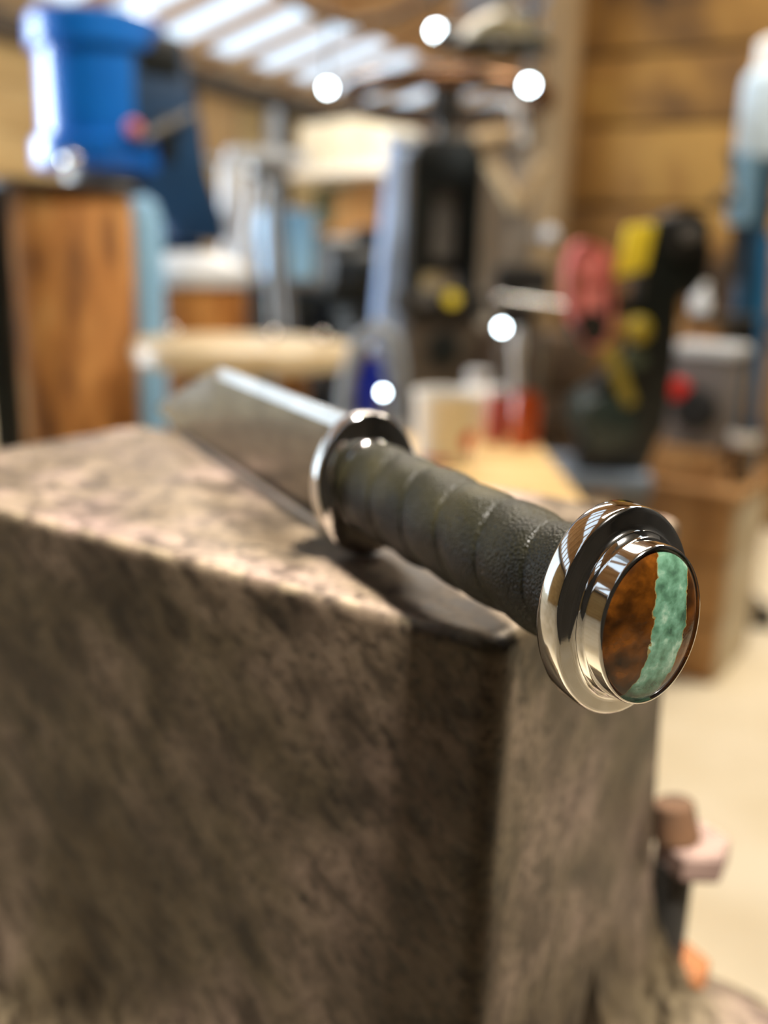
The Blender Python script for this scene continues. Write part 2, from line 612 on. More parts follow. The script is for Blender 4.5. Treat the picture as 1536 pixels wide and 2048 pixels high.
# far wall
fw = struct('wall_back')
fc = E0 + ED * 6.1
for k in range(22):
    c = fc + EN * (k * 0.25 + 0.1)
    MB().box((c.x, c.y, 1.95), (0.242, 0.05, 3.9), math.atan2(EN.y, EN.x), bev=0.004).build('plank', GREYW, fw)

# golden plank wall to the right of the post
GP = pt(1122, 300, 3.6)
GD = Vector((0.883, -0.469, 0)).normalized()
GN = Vector((GD.y, -GD.x, 0))
gw = struct('wall_right')
zs = [0, 0.30, 0.62, pt(1270, 412, 3.4).z, pt(1270, 243, 3.4).z, pt(1270, 95, 3.4).z, 1.98, 2.4, 2.8, 3.3]
zs = sorted(zs)
for i in range(len(zs) - 1):
    h = zs[i + 1] - zs[i]
    for j, (s0, s1) in enumerate(((0.0, 1.9), (1.9, 3.6))):
        c = Vector((GP.x, GP.y, 0)) + GD * ((s0 + s1) / 2) + GN * random.uniform(-0.008, 0.008)
        c.z = zs[i] + h / 2
        MB().box((c.x, c.y, c.z), (s1 - s0 - 0.006, 0.035, h - 0.014), math.atan2(GD.y, GD.x), bev=0.006).build('plank', GOLDW, gw)
c = Vector((GP.x, GP.y, 1.65)) + GD * 1.8 - (GN if GN.y < 0 else -GN) * 0.05
MB().box(c, (3.6, 0.03, 3.3), math.atan2(GD.y, GD.x)).build('backing', EAVE, gw)
po = MB().box((GP.x - 0.03, GP.y - 0.06, 1.55), (0.10, 0.10, 3.1), math.atan2(GD.y, GD.x), bev=0.006).build('trim_2', mat('weathered_post_wood', [(128, 104, 72), (158, 132, 94)], rough=0.8, scale=5, stretch=(3, 3, 0.5)))
po['kind'] = 'structure'
# unseen sides of the shop: right and behind the camera
WX, WY = 1.95, -1.3
gx = (WX - GP.x) / GD.x
wy = GP.y + GD.y * gx
for nm, c, s_ in (('wall_side', (WX + 0.05, (wy + WY) / 2, 1.7), (0.1, wy - WY, 3.4)),
                  ('wall_front', ((WX - 7.0) / 2, WY - .05, 1.7), (WX + 7.2, 0.1, 3.4))):
    w = MB().box(c, s_).build(nm, SAGEW)
    w['kind'] = 'structure'
rf = MB().box((0.2, -0.6, 3.45), (3.6, 3.4, 0.06)).build('ceiling_front', mat('grey_roof_sheet', [(118, 118, 116), (140, 140, 138)], rough=.7, scale=3))
rf['kind'] = 'structure'

# ------------------------------------------------------------------ anvil
N_ = Vector((0.0244, 0.1798, 0))
AE = Vector((0.54708, 0.83708, 0))       # across the end
AL = Vector((-0.83708, 0.54708, 0))      # along the block, away
ATOP = 0.80
anv = thing('anvil', (N_.x, N_.y, ATOP), 'heavy brown forged iron anvil block under the knife, dented and worn', 'anvil')


def anvil_mesh():
    W, LEN = 0.1252, 0.243
    mb = MB()
    rows = []
    # (z, back growth, end growth, front growth, far growth)
    prof = [(-0.000, 0, 0, 0, 0), (-0.03, .0008, 0, 0, 0), (-0.07, .004, .0, 0, 0), (-0.11, .009, .0005, .0, 0), (-0.135, .012, .0015, .001, .002),
            (-0.150, .0155, .004, .003, .006), (-0.163, .020, .009, .008, .012), (-0.175, .026, .018, .014, .02), (-0.184, .033, .031, .022, .03),
            (-0.190, .040, .047, .030, .04), (-0.194, .047, .066, .036, .05), (-0.212, .049, .068, .038, .052)]

    def rrect(s0, s1, t0, t1, r, n=7, m=16):
        pts = []
        C4 = ((s1 - r, t1 - r, 0), (s0 + r, t1 - r, 90), (s0 + r, t0 + r, 180), (s1 - r, t0 + r, 270))
        for q, (cs, ct, a0) in enumerate(C4):
            arc = [(cs + r * math.cos(math.radians(a0 + 90 * k / (n - 1))), ct + r * math.sin(math.radians(a0 + 90 * k / (n - 1)))) for k in range(n)]
            pts += arc
            ns, nt_, b0 = C4[(q + 1) % 4]
            e = (ns + r * math.cos(math.radians(b0)), nt_ + r * math.sin(math.radians(b0)))
            b = arc[-1]
            L = math.hypot(e[0] - b[0], e[1] - b[1])
            for f in [0.001 / L] + [k / m for k in range(1, m)] + [1 - 0.001 / L]:
                pts.append((b[0] + (e[0] - b[0]) * f, b[1] + (e[1] - b[1]) * f))
        return pts
    er = 0.0034
    top = [(0.0, er + 0.004), (0.0, er + 0.001)]
    for k in range(7):
        a = math.radians(90 * k / 6)
        top.append((-er * (1 - math.cos(a)), er * (1 - math.sin(a))))
    top.append((-er - .001, 0.0))

    def chip(p, z, amt):
        """small dents along the top edges"""
        w = Vector((p.x, p.y, 0)) * 55
        d = noise.noise(w * 0.7) + 0.5 * noise.noise(w * 2.3)
        return p + Vector((0, 0, 1)) * (-abs(d) * amt)
    for q, (z, ins) in enumerate(top):
        pts = rrect(0 + ins, W - ins, 0 + ins, LEN - ins, 0.0050)
        amt = 0.0006 * max(0.0, 1 - abs(q - 4) / 3.5)
        rows.append([chip(AE * s + AL * t + Vector((0, 0, z)), z, amt) for s, t in pts])
    for z, gb, ge, gf, gr in [(-0.016, .0004, 0, 0, 0)] + prof[1:]:
        pts = rrect(-gf, W + gb, -ge, LEN + gr, 0.0050 + ge * 0.5)
        rows.append([AE * s + AL * t + Vector((0, 0, z)) for s, t in pts])
    mb.quadgrid(rows, close_v=True, cap0=True, cap1=True)
    return mb


ao = anvil_mesh().build('block', IRON, anv, angle=60)
cut = MB()
apex, lo1, lo2 = (0.0791, -0.1315), (0.0580, -0.150), (0.0815, -0.185)
nn = Vector((AE.y, -AE.x, 0))
cut.prism([apex, lo1, (0.058, -0.185), lo2], nn * 0.02, AE, Vector((0, 0, 1)), 0.10)
co = cut.build('notch_cutter', WOODD, anv, smooth=False)
bo = ao.modifiers.new('notch', 'BOOLEAN')
bo.operation = 'DIFFERENCE'
bo.object = co
bo.solver = 'EXACT'
bpy.context.view_layer.update()
dg = bpy.context.evaluated_depsgraph_get()
nm_ = bpy.data.meshes.new_from_object(ao.evaluated_get(dg))
ao.modifiers.clear()
ao.data = nm_
ao.data.materials.clear()
ao.data.materials.append(IRON)
bpy.data.objects.remove(co)
ao.data.set_sharp_from_angle(angle=math.radians(60))

# timber stump below the anvil
sc_ = N_ + AE * 0.065 + AL * 0.12
tag(MB().box((sc_.x, sc_.y, (ATOP - 0.212) / 2), (0.21, 0.35, ATOP - 0.212), math.atan2(AE.y, AE.x), bev=0.006).build('anvil_stand', WOOD),
    'squared pale timber stand carrying the brown anvil', 'stand')

# hold down bolt standing on the back of the foot
bx = pt(1346, 1780, 0.30)
fz = ATOP - 0.186
bolt = thing('hold_down_bolt', (bx.x, bx.y, fz), 'rusty hold-down bolt with pinkish washer standing behind the anvil end', 'bolt')


def hexa(r, z0, z1, c=(0, 0)):
    mb = MB()
    e = (z1 - z0) * 0.15
    mb.lathe([(r * .92, z0), (r, z0 + e), (r, z1 - e), (r * .92, z1)], (c[0], c[1], 0), 6)
    return mb


zt = pt(1346, 1712, 0.30).z - fz
MB().cyl((-.001, 0, 0), (-.001, 0, zt), 0.0072).build('shank', DARKST, bolt)
hexa(0.0125, -0.002, 0.013, (.004, -.002)).build('nut', RUSTD, bolt, angle=20)
hexa(0.0135, zt - 0.003, zt + 0.008, (0.005, 0)).build('washer', mat('pinkish_iron', [(106, 84, 74), (132, 108, 96)], rough=0.6, scale=80), bolt, angle=20)
MB().cyl((-0.001, 0, zt + 0.007), (-0.003, 0.002, zt + 0.021), 0.0085, 0.0072).build('bolt_end', mat('shaded_brown_rust', [(52, 34, 16), (84, 54, 26)], rough=.85, scale=70), bolt)  # rust colour darkened for the shade on the bolt end

# ------------------------------------------------------------------ knife
KG = Vector((-0.00384829, 0.23388428, 0.875 - 0.05635152 + 0.0003))
KA = Vector((0.45317338, -0.89141164, 0.00437957)).normalized()
KU = Vector((-0.00337338, 0.00319806, 0.9999892))
KU = (KU - KA * KU.dot(KA)).normalized()
KY = KU.cross(KA)
knife = bpy.data.objects.new('knife', None)
COL.objects.link(knife)
knife.matrix_world = Matrix.Translation(KG) @ Matrix((KA, KY, KU)).transposed().to_4x4()
tag(knife, 'broad-bladed knife with black leather-wrapped grip and stone-set steel pommel lying across the anvil', 'knife')
HL, ASP = 0.0975, 0.76


def oval(mb, prof, seg=96, cap=True):
    """lathe along local X with an oval section (taller than wide)"""
    rows = []
    for r, x in prof:
        r = max(r, 1e-6)
        rows.append([Vector((x, math.cos(2 * math.pi * k / seg) * r * ASP, math.sin(2 * math.pi * k / seg) * r)) for k in range(seg)])
    return mb.quadgrid(rows, close_v=True, cap0=cap, cap1=cap)


def blade_mesh():
    rows = []
    st = []
    for i in range(9):
        x = -0.004 - i * (0.1263 - 0.004) / 8
        st.append((x, 0.0160 + 0.0004 * i / 8, -0.0178 + 0.0004 * (i / 8), 0.0048 - 0.0006 * i / 8, 0))
    for i in range(1, 15):
        t = i / 14
        x = -0.1263 - t * (0.2268 - 0.1263)
        zt_ = 0.0164 + t * (-0.0127 - 0.0164)
        zb = -0.0174 if t < 0.55 else -0.0174 + ((t - 0.55) / 0.45) ** 2 * 0.0046
        st.append((x, zt_, min(zb, zt_ - 0.0002), 0.0042 * (1 - t * 0.75), t))
    for x, z1, z0, th, t in st:
        h = z1 - z0
        sh = z0 + h * 0.34
        sw = z1 - (min(h * 0.30, 0.0075) if t > 0 else 0.0036)
        tt = th * 0.14 if t == 0 else th * 0.16
        rows.append([Vector((x, 0, z0)), Vector((x, -th * .48, sh)), Vector((x, -th / 2, sw)), Vector((x, -tt, z1)), Vector((x, tt, z1)), Vector((x, th / 2, sw)), Vector((x, th * .48, sh))])
    return MB().quadgrid(rows, close_v=True, cap0=True, cap1=True)


bl_ = blade_mesh().build('blade', BLADE, knife, angle=12)
bl_.data.materials.append(mat('polished_spine_steel', [(214, 212, 208), (230, 228, 224)], rough=0.2, metal=1.0, scale=60))
for p_ in bl_.data.polygons:                 # the back of the blade is polished bright
    if p_.normal.z > 0.3 and p_.center.x > -0.127:
        p_.material_index = 1
RG = 0.0186
g = MB()
oval(g, [(RG - .0035, -.0058), (RG - .0009, -.0058), (RG - .0002, -.0052), (RG, -.0044), (RG, -.0010), (RG - .0003, -.0003), (RG - .0009, 0),
         (RG - .0035, .0002), (0.0135, .0006)])
g.build('guard', POLISH, knife, angle=50)
fe = MB()
oval(fe, [(0.0118, 0.0004), (0.0119, 0.0004), (0.0121, .0008), (0.0121, .0018), (0.0118, .0022), (0.0112, .0024)])
fe.build('ferrule', POLISH, knife, angle=50)


def grip_mesh():
    rows = []
    NX, SEG = 230, 96
    pitch = 0.0152
    for i in range(NX + 1):
        x = 0.0016 + (HL - 0.0062 - 0.0016) * i / NX
        t = i / NX
        base = 0.0112 - 0.0011 * t + 0.0006 * math.sin(math.pi * t) * 0.3
        row = []
        for k in range(SEG):
            a = 2 * math.pi * k / SEG
            ph = (x / pitch - (a - math.pi / 2) / (2 * math.pi)) % 1.0
            q = 2 * ph - 1
            hgt = 0.00085 * (1 - q ** 2) + 0.00028 * ph
            crease = -0.00010 * math.exp(-(min(ph, 1 - ph) / 0.025) ** 2)
            wob = 0.00018 * math.sin(3 * a + x * 260) + 0.00012 * math.sin(5 * a - x * 410 + 1)
            r = base + hgt + crease + wob
            row.append(Vector((x, math.cos(a) * r * (ASP + 0.06), math.sin(a) * r)))
        rows.append(row)
    return MB().quadgrid(rows, close_v=True, cap0=True, cap1=True)


grip_mesh().build('leather_grip', LEATHER, knife, angle=70)
RP, RBZ, LB = 0.0182, 0.0134, 0.0062
pm = MB()
oval(pm, [(RP - .0030, HL - .0062), (RP - .0010, HL - .0062), (RP - .0003, HL - .0059), (RP, HL - .0052), (RP, HL - .0010), (RP - .0003, HL - .0003), (RP - .0010, HL),
          (RBZ + .0022, HL + .0001), (RBZ + .0014, HL + .0004), (RBZ + .0011, HL + .0010)], seg=128)
po_ = pm.build('pommel', POLISH, knife, angle=50)
bz = MB()
oval(bz, [(RBZ + .0009, HL + .0004), (RBZ + .0010, HL + .0012), (RBZ + .0004, HL + .0018), (RBZ + .0002, HL + .0024), (RBZ + .0001, HL + LB - .0006), (RBZ - .0001, HL + LB - .0001),
          (RBZ - .0004, HL + LB), (RBZ - .0006, HL + LB - .0005)], seg=128)
bz.build('bezel', POLISH, po_, angle=50)
sm = MB()
prof = []
rs = RBZ - .00045
for i in range(13):
    q = i / 12
    prof.append((rs * math.cos(q * math.pi / 2 * 0.999), HL + LB - .0008 + 0.0020 * math.sin(q * math.pi / 2)))
oval(sm, [(rs, HL + LB - .003)] + prof, seg=128)
tag(sm.build('stone', STONE, po_, angle=80), 'domed brown stone crossed by a green vein')


# ------------------------------------------------------------------ left: rusty post and blue hammer
def zof(px, py, Y):
    return pt(px, py, Y).z


Y = 1.9
b = pt(138, 620, Y)
zt = zof(138, 375, Y)
col = thing('steel_post', (b.x, b.y, 0), 'thick round rusty steel post with a dark top plate at far left', 'post')
r = 0.128
MB().lathe([(r + .012, 0), (r + .012, .02), (r, .022), (r, zt - .02), (r - .004, zt - .012)], seg=40).build('shaft', RUST, col)
MB().lathe([(r - .006, zt - .012), (r + .012, zt - .011), (r + .014, zt + .001), (r + .008, zt + .006), (0.02, zt + .008)], seg=40).build('top_plate', DARKST, col)
b = pt(12, 620, 1.71)
pz = zof(8, 372, 1.71)
ds = thing('post_shade_plate', (b.x, b.y, 0), 'dark upright plate added to shade the far left edge of the rusty post', 'plate', -.1)
MB().box((-.012, 0, pz / 2), (.05, .03, pz), bev=.004).build('plate', BLACK, ds)  # black plate added to darken and hide the post's lit left edge
MB().box((-.012, 0, .01), (.09, .045, .02), bev=.004).build('foot', DARKST, ds)

Y = 2.35
hb = pt(206, 340, Y)
rz = math.radians(38)
ham = thing('power_hammer', (hb.x, hb.y, 0), 'big blue power hammer with a flanged cylinder head above the rusty post', 'hammer', rz)
z0, z1 = zof(185, 345, Y), zof(185, 40, Y)
hr = 0.134
MB().lathe([(hr, z0 + .05), (hr, z1 - .05)], seg=44).build('cylinder', BLUE, ham)
MB().lathe([(hr + .006, z1 - .075), (hr + .018, z1 - .068), (hr + .018, z1 - .008), (hr + .008, z1), (0.03, z1 + .004)], seg=44).build('top_flange', BLUE, ham)
MB().lathe([(0.05, z0 + .002), (hr + .014, z0), (hr + .02, z0 + .008), (hr + .02, z0 + .06), (hr + .008, z0 + .072)], seg=44).build('bottom_flange', BLUE, ham)
MB().cyl((0, 0, zt + .006), (0, 0, z0 + .004), 0.09, seg=28).build('ram', GREYST, ham)
zc = lambda y: zof(330, y, Y + .2)
poly = [(0.0, z1 - .05), (0.16, zc(112)), (0.17, zc(270)), (0.20, zc(340)), (0.25, zc(430)), (0.26, zc(484)), (0.11, zc(484)), (0.08, zc(420)), (0.0, z0 + .02)]
MB().prism(poly, (0, 0.0, 0), (1, 0, 0), (0, 0, 1), 0.262, bev=0.02).build('frame', NAVY, ham)  # dark frame widened so it also gives the cylinder its shaded side
MB().box((0.185, .07, zc(470) / 2), (0.15, .12, zc(470)), bev=.006).build('pedestal', NAVY, ham)
MB().box((0.09, -0.130, zc(150)), (0.10, 0.012, 0.085), bev=0.01).build('dark_opening', BLACK, ham)  # black panel paints the darkness of an opening in the frame
MB().box((0.10, -0.130, zc(300)), (0.05, 0.014, 0.10), bev=0.01).build('side_cover', BLACK, ham)
MB().cyl((0.02, -0.17, zof(190, 288, Y)), (0.15, -0.155, zof(275, 228, Y)), 0.011).build('lever', GREYST, ham)
MB().sphere((0.005, -0.172, zof(187, 268, Y)), 0.018).build('lever_knob', PINK, ham)
MB().sphere((-0.115, -0.115, z0 + .012), 0.022).build('glint_knob', POLISH, ham)  # polished ball added for a bright glint at the flange

# pale blue upright form added for the light reflected on the hammer
b = pt(284, 500, 2.07)
can = thing('hammer_sheen', (b.x, b.y, 0), 'pale blue upright form for light reflected on the hammer, beside the orange barrel', 'canister')
h = zof(293, 392, 2.07)
MB().lathe([(0.040, 0), (0.044, .01), (0.044, h - .05), (0.034, h - .015), (0.02, h - .006), (0.018, h)], seg=28).build('body', BLUEW, can)
MB().lathe([(0.042, 0.16), (0.0465, 0.165), (0.0465, 0.18), (0.042, 0.185)], seg=28, cap=False).build('band', PALEST, can)

# round topped barrel and round stool
b = pt(390, 600, 2.27)
h = zof(388, 545, 2.27)
bar = thing('wooden_barrel', (b.x, b.y, 0), 'orange wooden barrel with a domed white lid behind the round stool', 'barrel')
nst = 18
for k in range(nst):
    a0, a1 = 2 * math.pi * k / nst, 2 * math.pi * (k + 1) / nst
    g_ = 0.010
    rows = []
    for z, rr in ((0, .112), (h * .3, .122), (h * .65, .126), (h - .01, .121)):
        rows.append([Vector((math.cos(a0 + g_) * rr, math.sin(a0 + g_) * rr, z)), Vector((math.cos((a0 + a1) / 2) * (rr + .001), math.sin((a0 + a1) / 2) * (rr + .001), z)), Vector((math.cos(a1 - g_) * rr, math.sin(a1 - g_) * rr, z)),
                     Vector((math.cos(a1 - g_) * (rr - .014), math.sin(a1 - g_) * (rr - .014), z)), Vector((math.cos(a0 + g_) * (rr - .014), math.sin(a0 + g_) * (rr - .014), z))])
    MB().quadgrid(rows, close_v=True, cap0=True, cap1=True).build('stave', CEDAR, bar, angle=30)
MB().lathe([(0.124, h - .03), (0.132, h - .025), (0.134, h + .004), (0.125, h + .014), (0.10, h + .032), (0.05, h + .044), (0.01, h + .047)], seg=36).build('lid', PALEST, bar)
MB().lathe([(0.122, h * .4), (0.127, h * .4 + .003), (0.1275, h * .4 + .028), (0.122, h * .4 + .03)], seg=36, cap=False).build('hoop', DARKST, bar)

sz = 0.715
b = onz(488, 682, sz)
st = thing('round_stool', (b.x, b.y, 0), 'round pale wooden stool in front of the orange barrel', 'stool')
MB().lathe([(0.19, sz - .042), (0.203, sz - .038), (0.206, sz - .012), (0.20, sz - .002), (0.19, sz)], seg=44).build('seat', mat('pale_stool_wood', [(206, 182, 140), (226, 206, 166)], rough=0.3, scale=6, stretch=(1, 7, 1), bump=0.25, bscale=30), st)
for k in range(4):
    a = math.radians(45 + 90 * k)
    MB().cyl((math.cos(a) * .19, math.sin(a) * .19, 0), (math.cos(a) * .13, math.sin(a) * .13, sz - .04), 0.016, 0.019).build('leg', WOODB, st)
ring = [(math.cos(2 * math.pi * k / 32) * .165, math.sin(2 * math.pi * k / 32) * .165, 0.27) for k in range(32)]
MB().tube(ring, 0.009, closed=True).build('foot_ring', GREYST, st)
# steel balls added to give the stool top its glints
for i, (px, py) in enumerate(((345, 676), (545, 682), (645, 690))):
    q = onz(px, py, sz)
    lab = ('polished steel ball added for a glint at the left edge of the round stool', 'polished steel ball added for a glint in the middle of the round stool', 'polished steel ball added for a glint at the right edge of the round stool')[i]
    tag(MB().sphere((q.x, q.y, sz + .012), .012).build('glint_ball', POLISH), lab, 'ball', 'steel balls added for glints on the stool')

# ------------------------------------------------------------------ left middle distance
Y = 2.75
tp = pt(535, 335, Y)
tri = thing('work_stand', (tp.x, tp.y, 0), 'tall grey steel tripod stand behind the orange barrel', 'stand')
for a, m, rr in ((math.radians(200), PALEST, .02), (math.radians(-40), GREYST, .02), (math.radians(85), GREYST, .02)):
    MB().cyl((math.cos(a) * .17, math.sin(a) * .17, 0), (math.cos(a) * .03, math.sin(a) * .03, tp.z), rr, rr * .8).build('leg', m, tri)
MB().lathe([(0.05, tp.z - .03), (0.06, tp.z - .02), (0.06, tp.z + .01), (0.05, tp.z + .015)], seg=24).build('head', GREYST, tri)
MB().box((0, 0, tp.z + .03), (0.22, 0.07, 0.03), 0.3, bev=.004).build('roller_bar', PALEST, tri)

lp = pt(452, 330, 2.9)
lq = pt(470, 600, 2.9)
tag(MB().box(((lp.x + lq.x) / 2, lp.y, (lp.z) / 2), (0.055, 0.03, lp.z), 0.5, bev=.003).build('steel_bar', PALEST), 'flat pale grey steel bar upright beside the blue hammer', 'bar')

# long low bench at the back with things on it
bb = pt(640, 620, 3.4)
bz_ = zof(640, 560, 3.4)
cab = thing('workshop_cabinet', (bb.x, bb.y, 0), 'dark navy workshop cabinet with two doors under the pale blue tub', 'cabinet', 0.1)
MB().box((0, 0, bz_ / 2 - .01), (0.52, 0.40, bz_ - .02), bev=.006).build('body', NAVY, cab)
MB().box((0, 0, bz_ - .01), (0.56, 0.44, 0.025), bev=.004).build('top', GREYST, cab)
for s in (-1, 1):
    d = MB().box((s * .13, -.207, bz_ / 2), (0.245, .018, bz_ - .08), bev=.003).build('door', BLACK, cab)
    MB().cyl((s * .03, -.228, bz_ / 2 + .05), (s * .03, -.228, bz_ / 2 + .16), .007).build('handle', POLISH, d)
tb = pt(572, 545, 3.35)
tub = thing('plastic_tub', (tb.x, tb.y, bz_ + .004), 'pale blue plastic tub standing on the navy cabinet', 'tub')
th = zof(572, 425, 3.35) - bz_
MB().lathe([(0.02, 0.003), (0.085, 0), (0.09, .004), (0.105, th - .01), (0.115, th - .008), (0.115, th), (0.104, th), (0.085, .012), (0.01, .012)], seg=32, cap=False).build('body', BLUEW, tub)
MB().tube([(math.cos(math.pi * k / 12) * .112, -.02 - math.sin(math.pi * k / 12) * .03, th * .8 + math.sin(math.pi * k / 12) * .05) for k in range(13)], .004).build('handle', PALEST, tub)
mo = pt(728, 545, 3.0)
mz0, mz1 = zof(728, 640, 3.0), zof(728, 470, 3.0)
mot = thing('motor_pedestal', (mo.x, mo.y, 0), 'black electric motor on a dark pedestal left of the pale blue post', 'motor', 0.4)
MB().box((0, 0, mz0 / 2), (0.12, 0.14, mz0), bev=.005).build('pedestal', DARKST, mot)
zc_ = (mz0 + mz1) / 2
MB().lathe([(0.05, -.14), (.085, -.13), (.092, -.11), (.092, .10), (.08, .125), (.04, .135)], (0, 0, zc_ + .03), 28, Vector((1, 0, 0))).build('casing', BLACK, mot)
MB().cyl((.13, 0, zc_ + .03), (.19, 0, zc_ + .03), .014).build('shaft', GREYST, mot)
MB().box((0, 0, mz0 + .02), (.16, .12, .04), bev=.004).build('foot', BLACK, mot)
MB().box((0, -.04, mz1 - .01), (.08, .07, .06), bev=.006).build('terminal_box', DARKST, mot)

# posts and boards on the far left wall
q = wallpt(545, 300, .05)
t = MB().box((q.x, q.y, 0.98), (.09, .09, 1.96), math.atan2(ED.y, ED.x), bev=.004).build('trim_3', PALEST)
t['kind'] = 'structure'
q = wallpt(573, 300, .08)
t = MB().box((q.x, q.y, 0.98), (.05, .07, 1.96), math.atan2(ED.y, ED.x), bev=.004).build('trim_4', DARKST)
t['kind'] = 'structure'
q = wallpt(435, 255, 0.0)
pb = thing('pegboard', (q.x, q.y, q.z - .22), 'brown pegboard panel hanging on the left wall behind the blue hammer', 'board', math.atan2(ED.y, ED.x))
MB().box((0, 0, .22), (.46, .02, .44), bev=.003).build('panel', CARD, pb)
for s in (-1, 1):
    MB().box((s * .235, 0, .22), (.02, .03, .46), bev=.003).build('frame_side', EAVE, pb)
MB().box((0, 0, -.005), (.49, .05, .03), bev=.003).build('tray', PALEST, pb)

# cream board and shelf far back
q0, q1 = pt(600, 245, 5.5), pt(765, 300, 5.0)
wd = (q1 - q0); wd.z = 0
W_ = wd.length
ang = math.atan2(wd.y, wd.x)
zt_, zb_ = zof(690, 240, 5.25), zof(690, 335, 5.25)
cb = thing('cream_cupboard', ((q0.x + q1.x) / 2, (q0.y + q1.y) / 2, 0), 'cream cupboard with a white ledge on green legs far behind', 'cupboard', ang)
MB().box((0, .12, (zt_ + zb_) / 2), (W_, .24, zt_ - zb_), bev=.005).build('body', CREAM, cb)
for k in range(3):
    d = MB().box(((k - 1) * W_ / 3, -.006, (zt_ + zb_) / 2), (W_ / 3 - .012, .014, zt_ - zb_ - .02), bev=.002).build('door', CREAM, cb)
    MB().sphere(((k - 1) * W_ / 3 + .05, -.02, zb_ + .05), .010).build('knob', GREYST, d)
MB().box((0, .08, zb_ - .025), (W_ + .06, .34, .045), bev=.004).build('ledge', WHITE, cb)
cc_ = Vector(((q0.x + q1.x) / 2, (q0.y + q1.y) / 2, 0))
for s_ in (-1, 1):
    MB().box((s_ * (W_ / 2 - .02), .26, (zb_ - .05) / 2), (.04, .03, zb_ - .05), bev=.003).build('leg', GREEN, cb)
shz = zof(690, 455, 5.2)
sh = thing('low_shelf', (cc_.x, cc_.y, 0), 'low brown shelf on green legs under the cream cupboard', 'shelf', ang)
MB().box((0, .1, shz - .015), (W_ - .10, .24, .03), bev=.003).build('shelf_board', WOODB, sh)
for s_ in (-1, 1):
    MB().box((s_ * (W_ / 2 - .10), .1, (shz - .03) / 2), (.03, .2, shz - .03), bev=.003).build('leg', GREEN, sh)
cr = Matrix.Rotation(ang, 3, 'Z')
for i, (dx, w, hh, m, nm, lab, ct) in enumerate(((-.16, .12, .20, GREEN, 'tin_box', 'dull green tin box on the shelf under the cream cupboard', 'box'),
                                                  (.02, .13, .17, CARD, 'cardboard_box', 'tan cardboard box on the shelf under the cream cupboard', 'box'),
                                                  (.17, .10, .22, WOODB, 'wooden_box', 'brown wooden box at the right end of the shelf under cream cupboard', 'box'))):
    c = Vector(((q0.x + q1.x) / 2, (q0.y + q1.y) / 2, 0)) + cr @ Vector((dx, .08, 0))
    t = thing(nm, (c.x, c.y, shz), lab, ct, ang)
    MB().box((0, 0, hh / 2), (w, .14, hh), bev=.004).build('body', m, t)
    MB().box((0, 0, hh + .004), (w + .008, .148, .016), bev=.003).build('lid', m, t)

# ------------------------------------------------------------------ centre: post, fly press, vise
Y = 2.7
b0 = pt(775, 640, Y)
b1 = pt(808, 285, Y)
pp = thing('post', (b0.x, b0.y, 0), 'upright pale blue square steel post left of the dark fly press', 'post', 0.25)
lean = (b1.x - b0.x) / (b1.z - b0.z)
rows = []
for z in (0.0, b0.z, b1.z):
    dx = lean * (z - b0.z)
    rows.append([Vector((dx + sx * .036, sy * .036, z)) for sx, sy in ((-1, -1), (1, -1), (1, 1), (-1, 1))])
MB().quadgrid(rows, close_v=True, cap0=True, cap1=True).build('shaft', mat('lavender_blue_paint', [(158, 182, 222), (178, 200, 234)], rough=.4, scale=4), pp, angle=20)
dx = lean * (b1.z - b0.z)
MB().box((dx, 0, b1.z + .008), (.09, .09, .022), bev=.005).build('cap', PALEST, pp)
MB().box((0, 0, .008), (.16, .16, .016), bev=.003).build('base_plate', GREYST, pp)

Y = 2.45
wc = pt(893, 202, Y)
fp = thing('fly_press', (wc.x, wc.y, 0), 'dark cast iron fly press with a big ring wheel on top', 'press', 0.15)
WR = 0.236
ringp = [(math.cos(2 * math.pi * k / 64) * WR, math.sin(2 * math.pi * k / 64) * WR, wc.z - .012 * math.sin(2 * math.pi * k / 64)) for k in range(64)]
wh = MB().tube(ringp, 0.023, 12, closed=True).build('wheel_ring', mat('worn_brown_iron', [(92, 66, 46), (124, 92, 66)], rough=.22, metal=.85, scale=10), fp)
for k in range(3):
    a = math.radians(20 + 120 * k)
    MB().tube([(math.cos(a) * .03, math.sin(a) * .03, wc.z - .02), (math.cos(a) * .12, math.sin(a) * .12, wc.z - .012), (math.cos(a) * WR, math.sin(a) * WR, wc.z)], .013).build('spoke', DARKST, wh)
MB().cyl((0, 0, wc.z - .05), (0, 0, wc.z + .03), .04).build('hub', DARKST, wh)
nut = zof(890, 290, Y)
MB().cyl((0, 0, nut - .02), (0, 0, wc.z - .04), .024).build('screw', GREYST, fp)
zb = zof(890, 590, Y)
hw = .088
MB().prism([(-hw, zb), (-hw, nut - .03), (-hw * .7, nut + .01), (hw * .7, nut + .01), (hw, nut - .03), (hw, zb), (hw * .62, zb), (hw * .58, nut - .10), (-hw * .55, nut - .10), (-hw * .60, zb)],
           (0, 0.0, 0), (1, 0, 0), (0, 0, 1), .12, bev=.008).build('frame', BLACK, fp)
MB().box((0, -.01, (nut + zb) / 2 + .02), (.06, .05, (nut - zb) * .62), bev=.006).build('slide', GREYST, fp)
MB().box((0, .045, (nut + zb) / 2), (.13, .02, nut - zb - .1), bev=.004).build('back_plate', DARKST, fp)
MB().box((0, 0, zb - .02), (.20, .20, .06), bev=.008).build('bed', DARKST, fp)
for s, m in ((-.055, GREYST), (.01, YELLOW)):
    MB().cyl((s, -.10, zb - .005), (s, -.125, zb - .005), .018).build('bed_knob', m, fp)
MB().box((0, .0, (zb - .05) / 2), (.17, .17, zb - .05), bev=.006).build('pedestal', mat('brown_grey_iron', [(58, 50, 40), (84, 72, 56)], rough=.6, scale=8), fp)
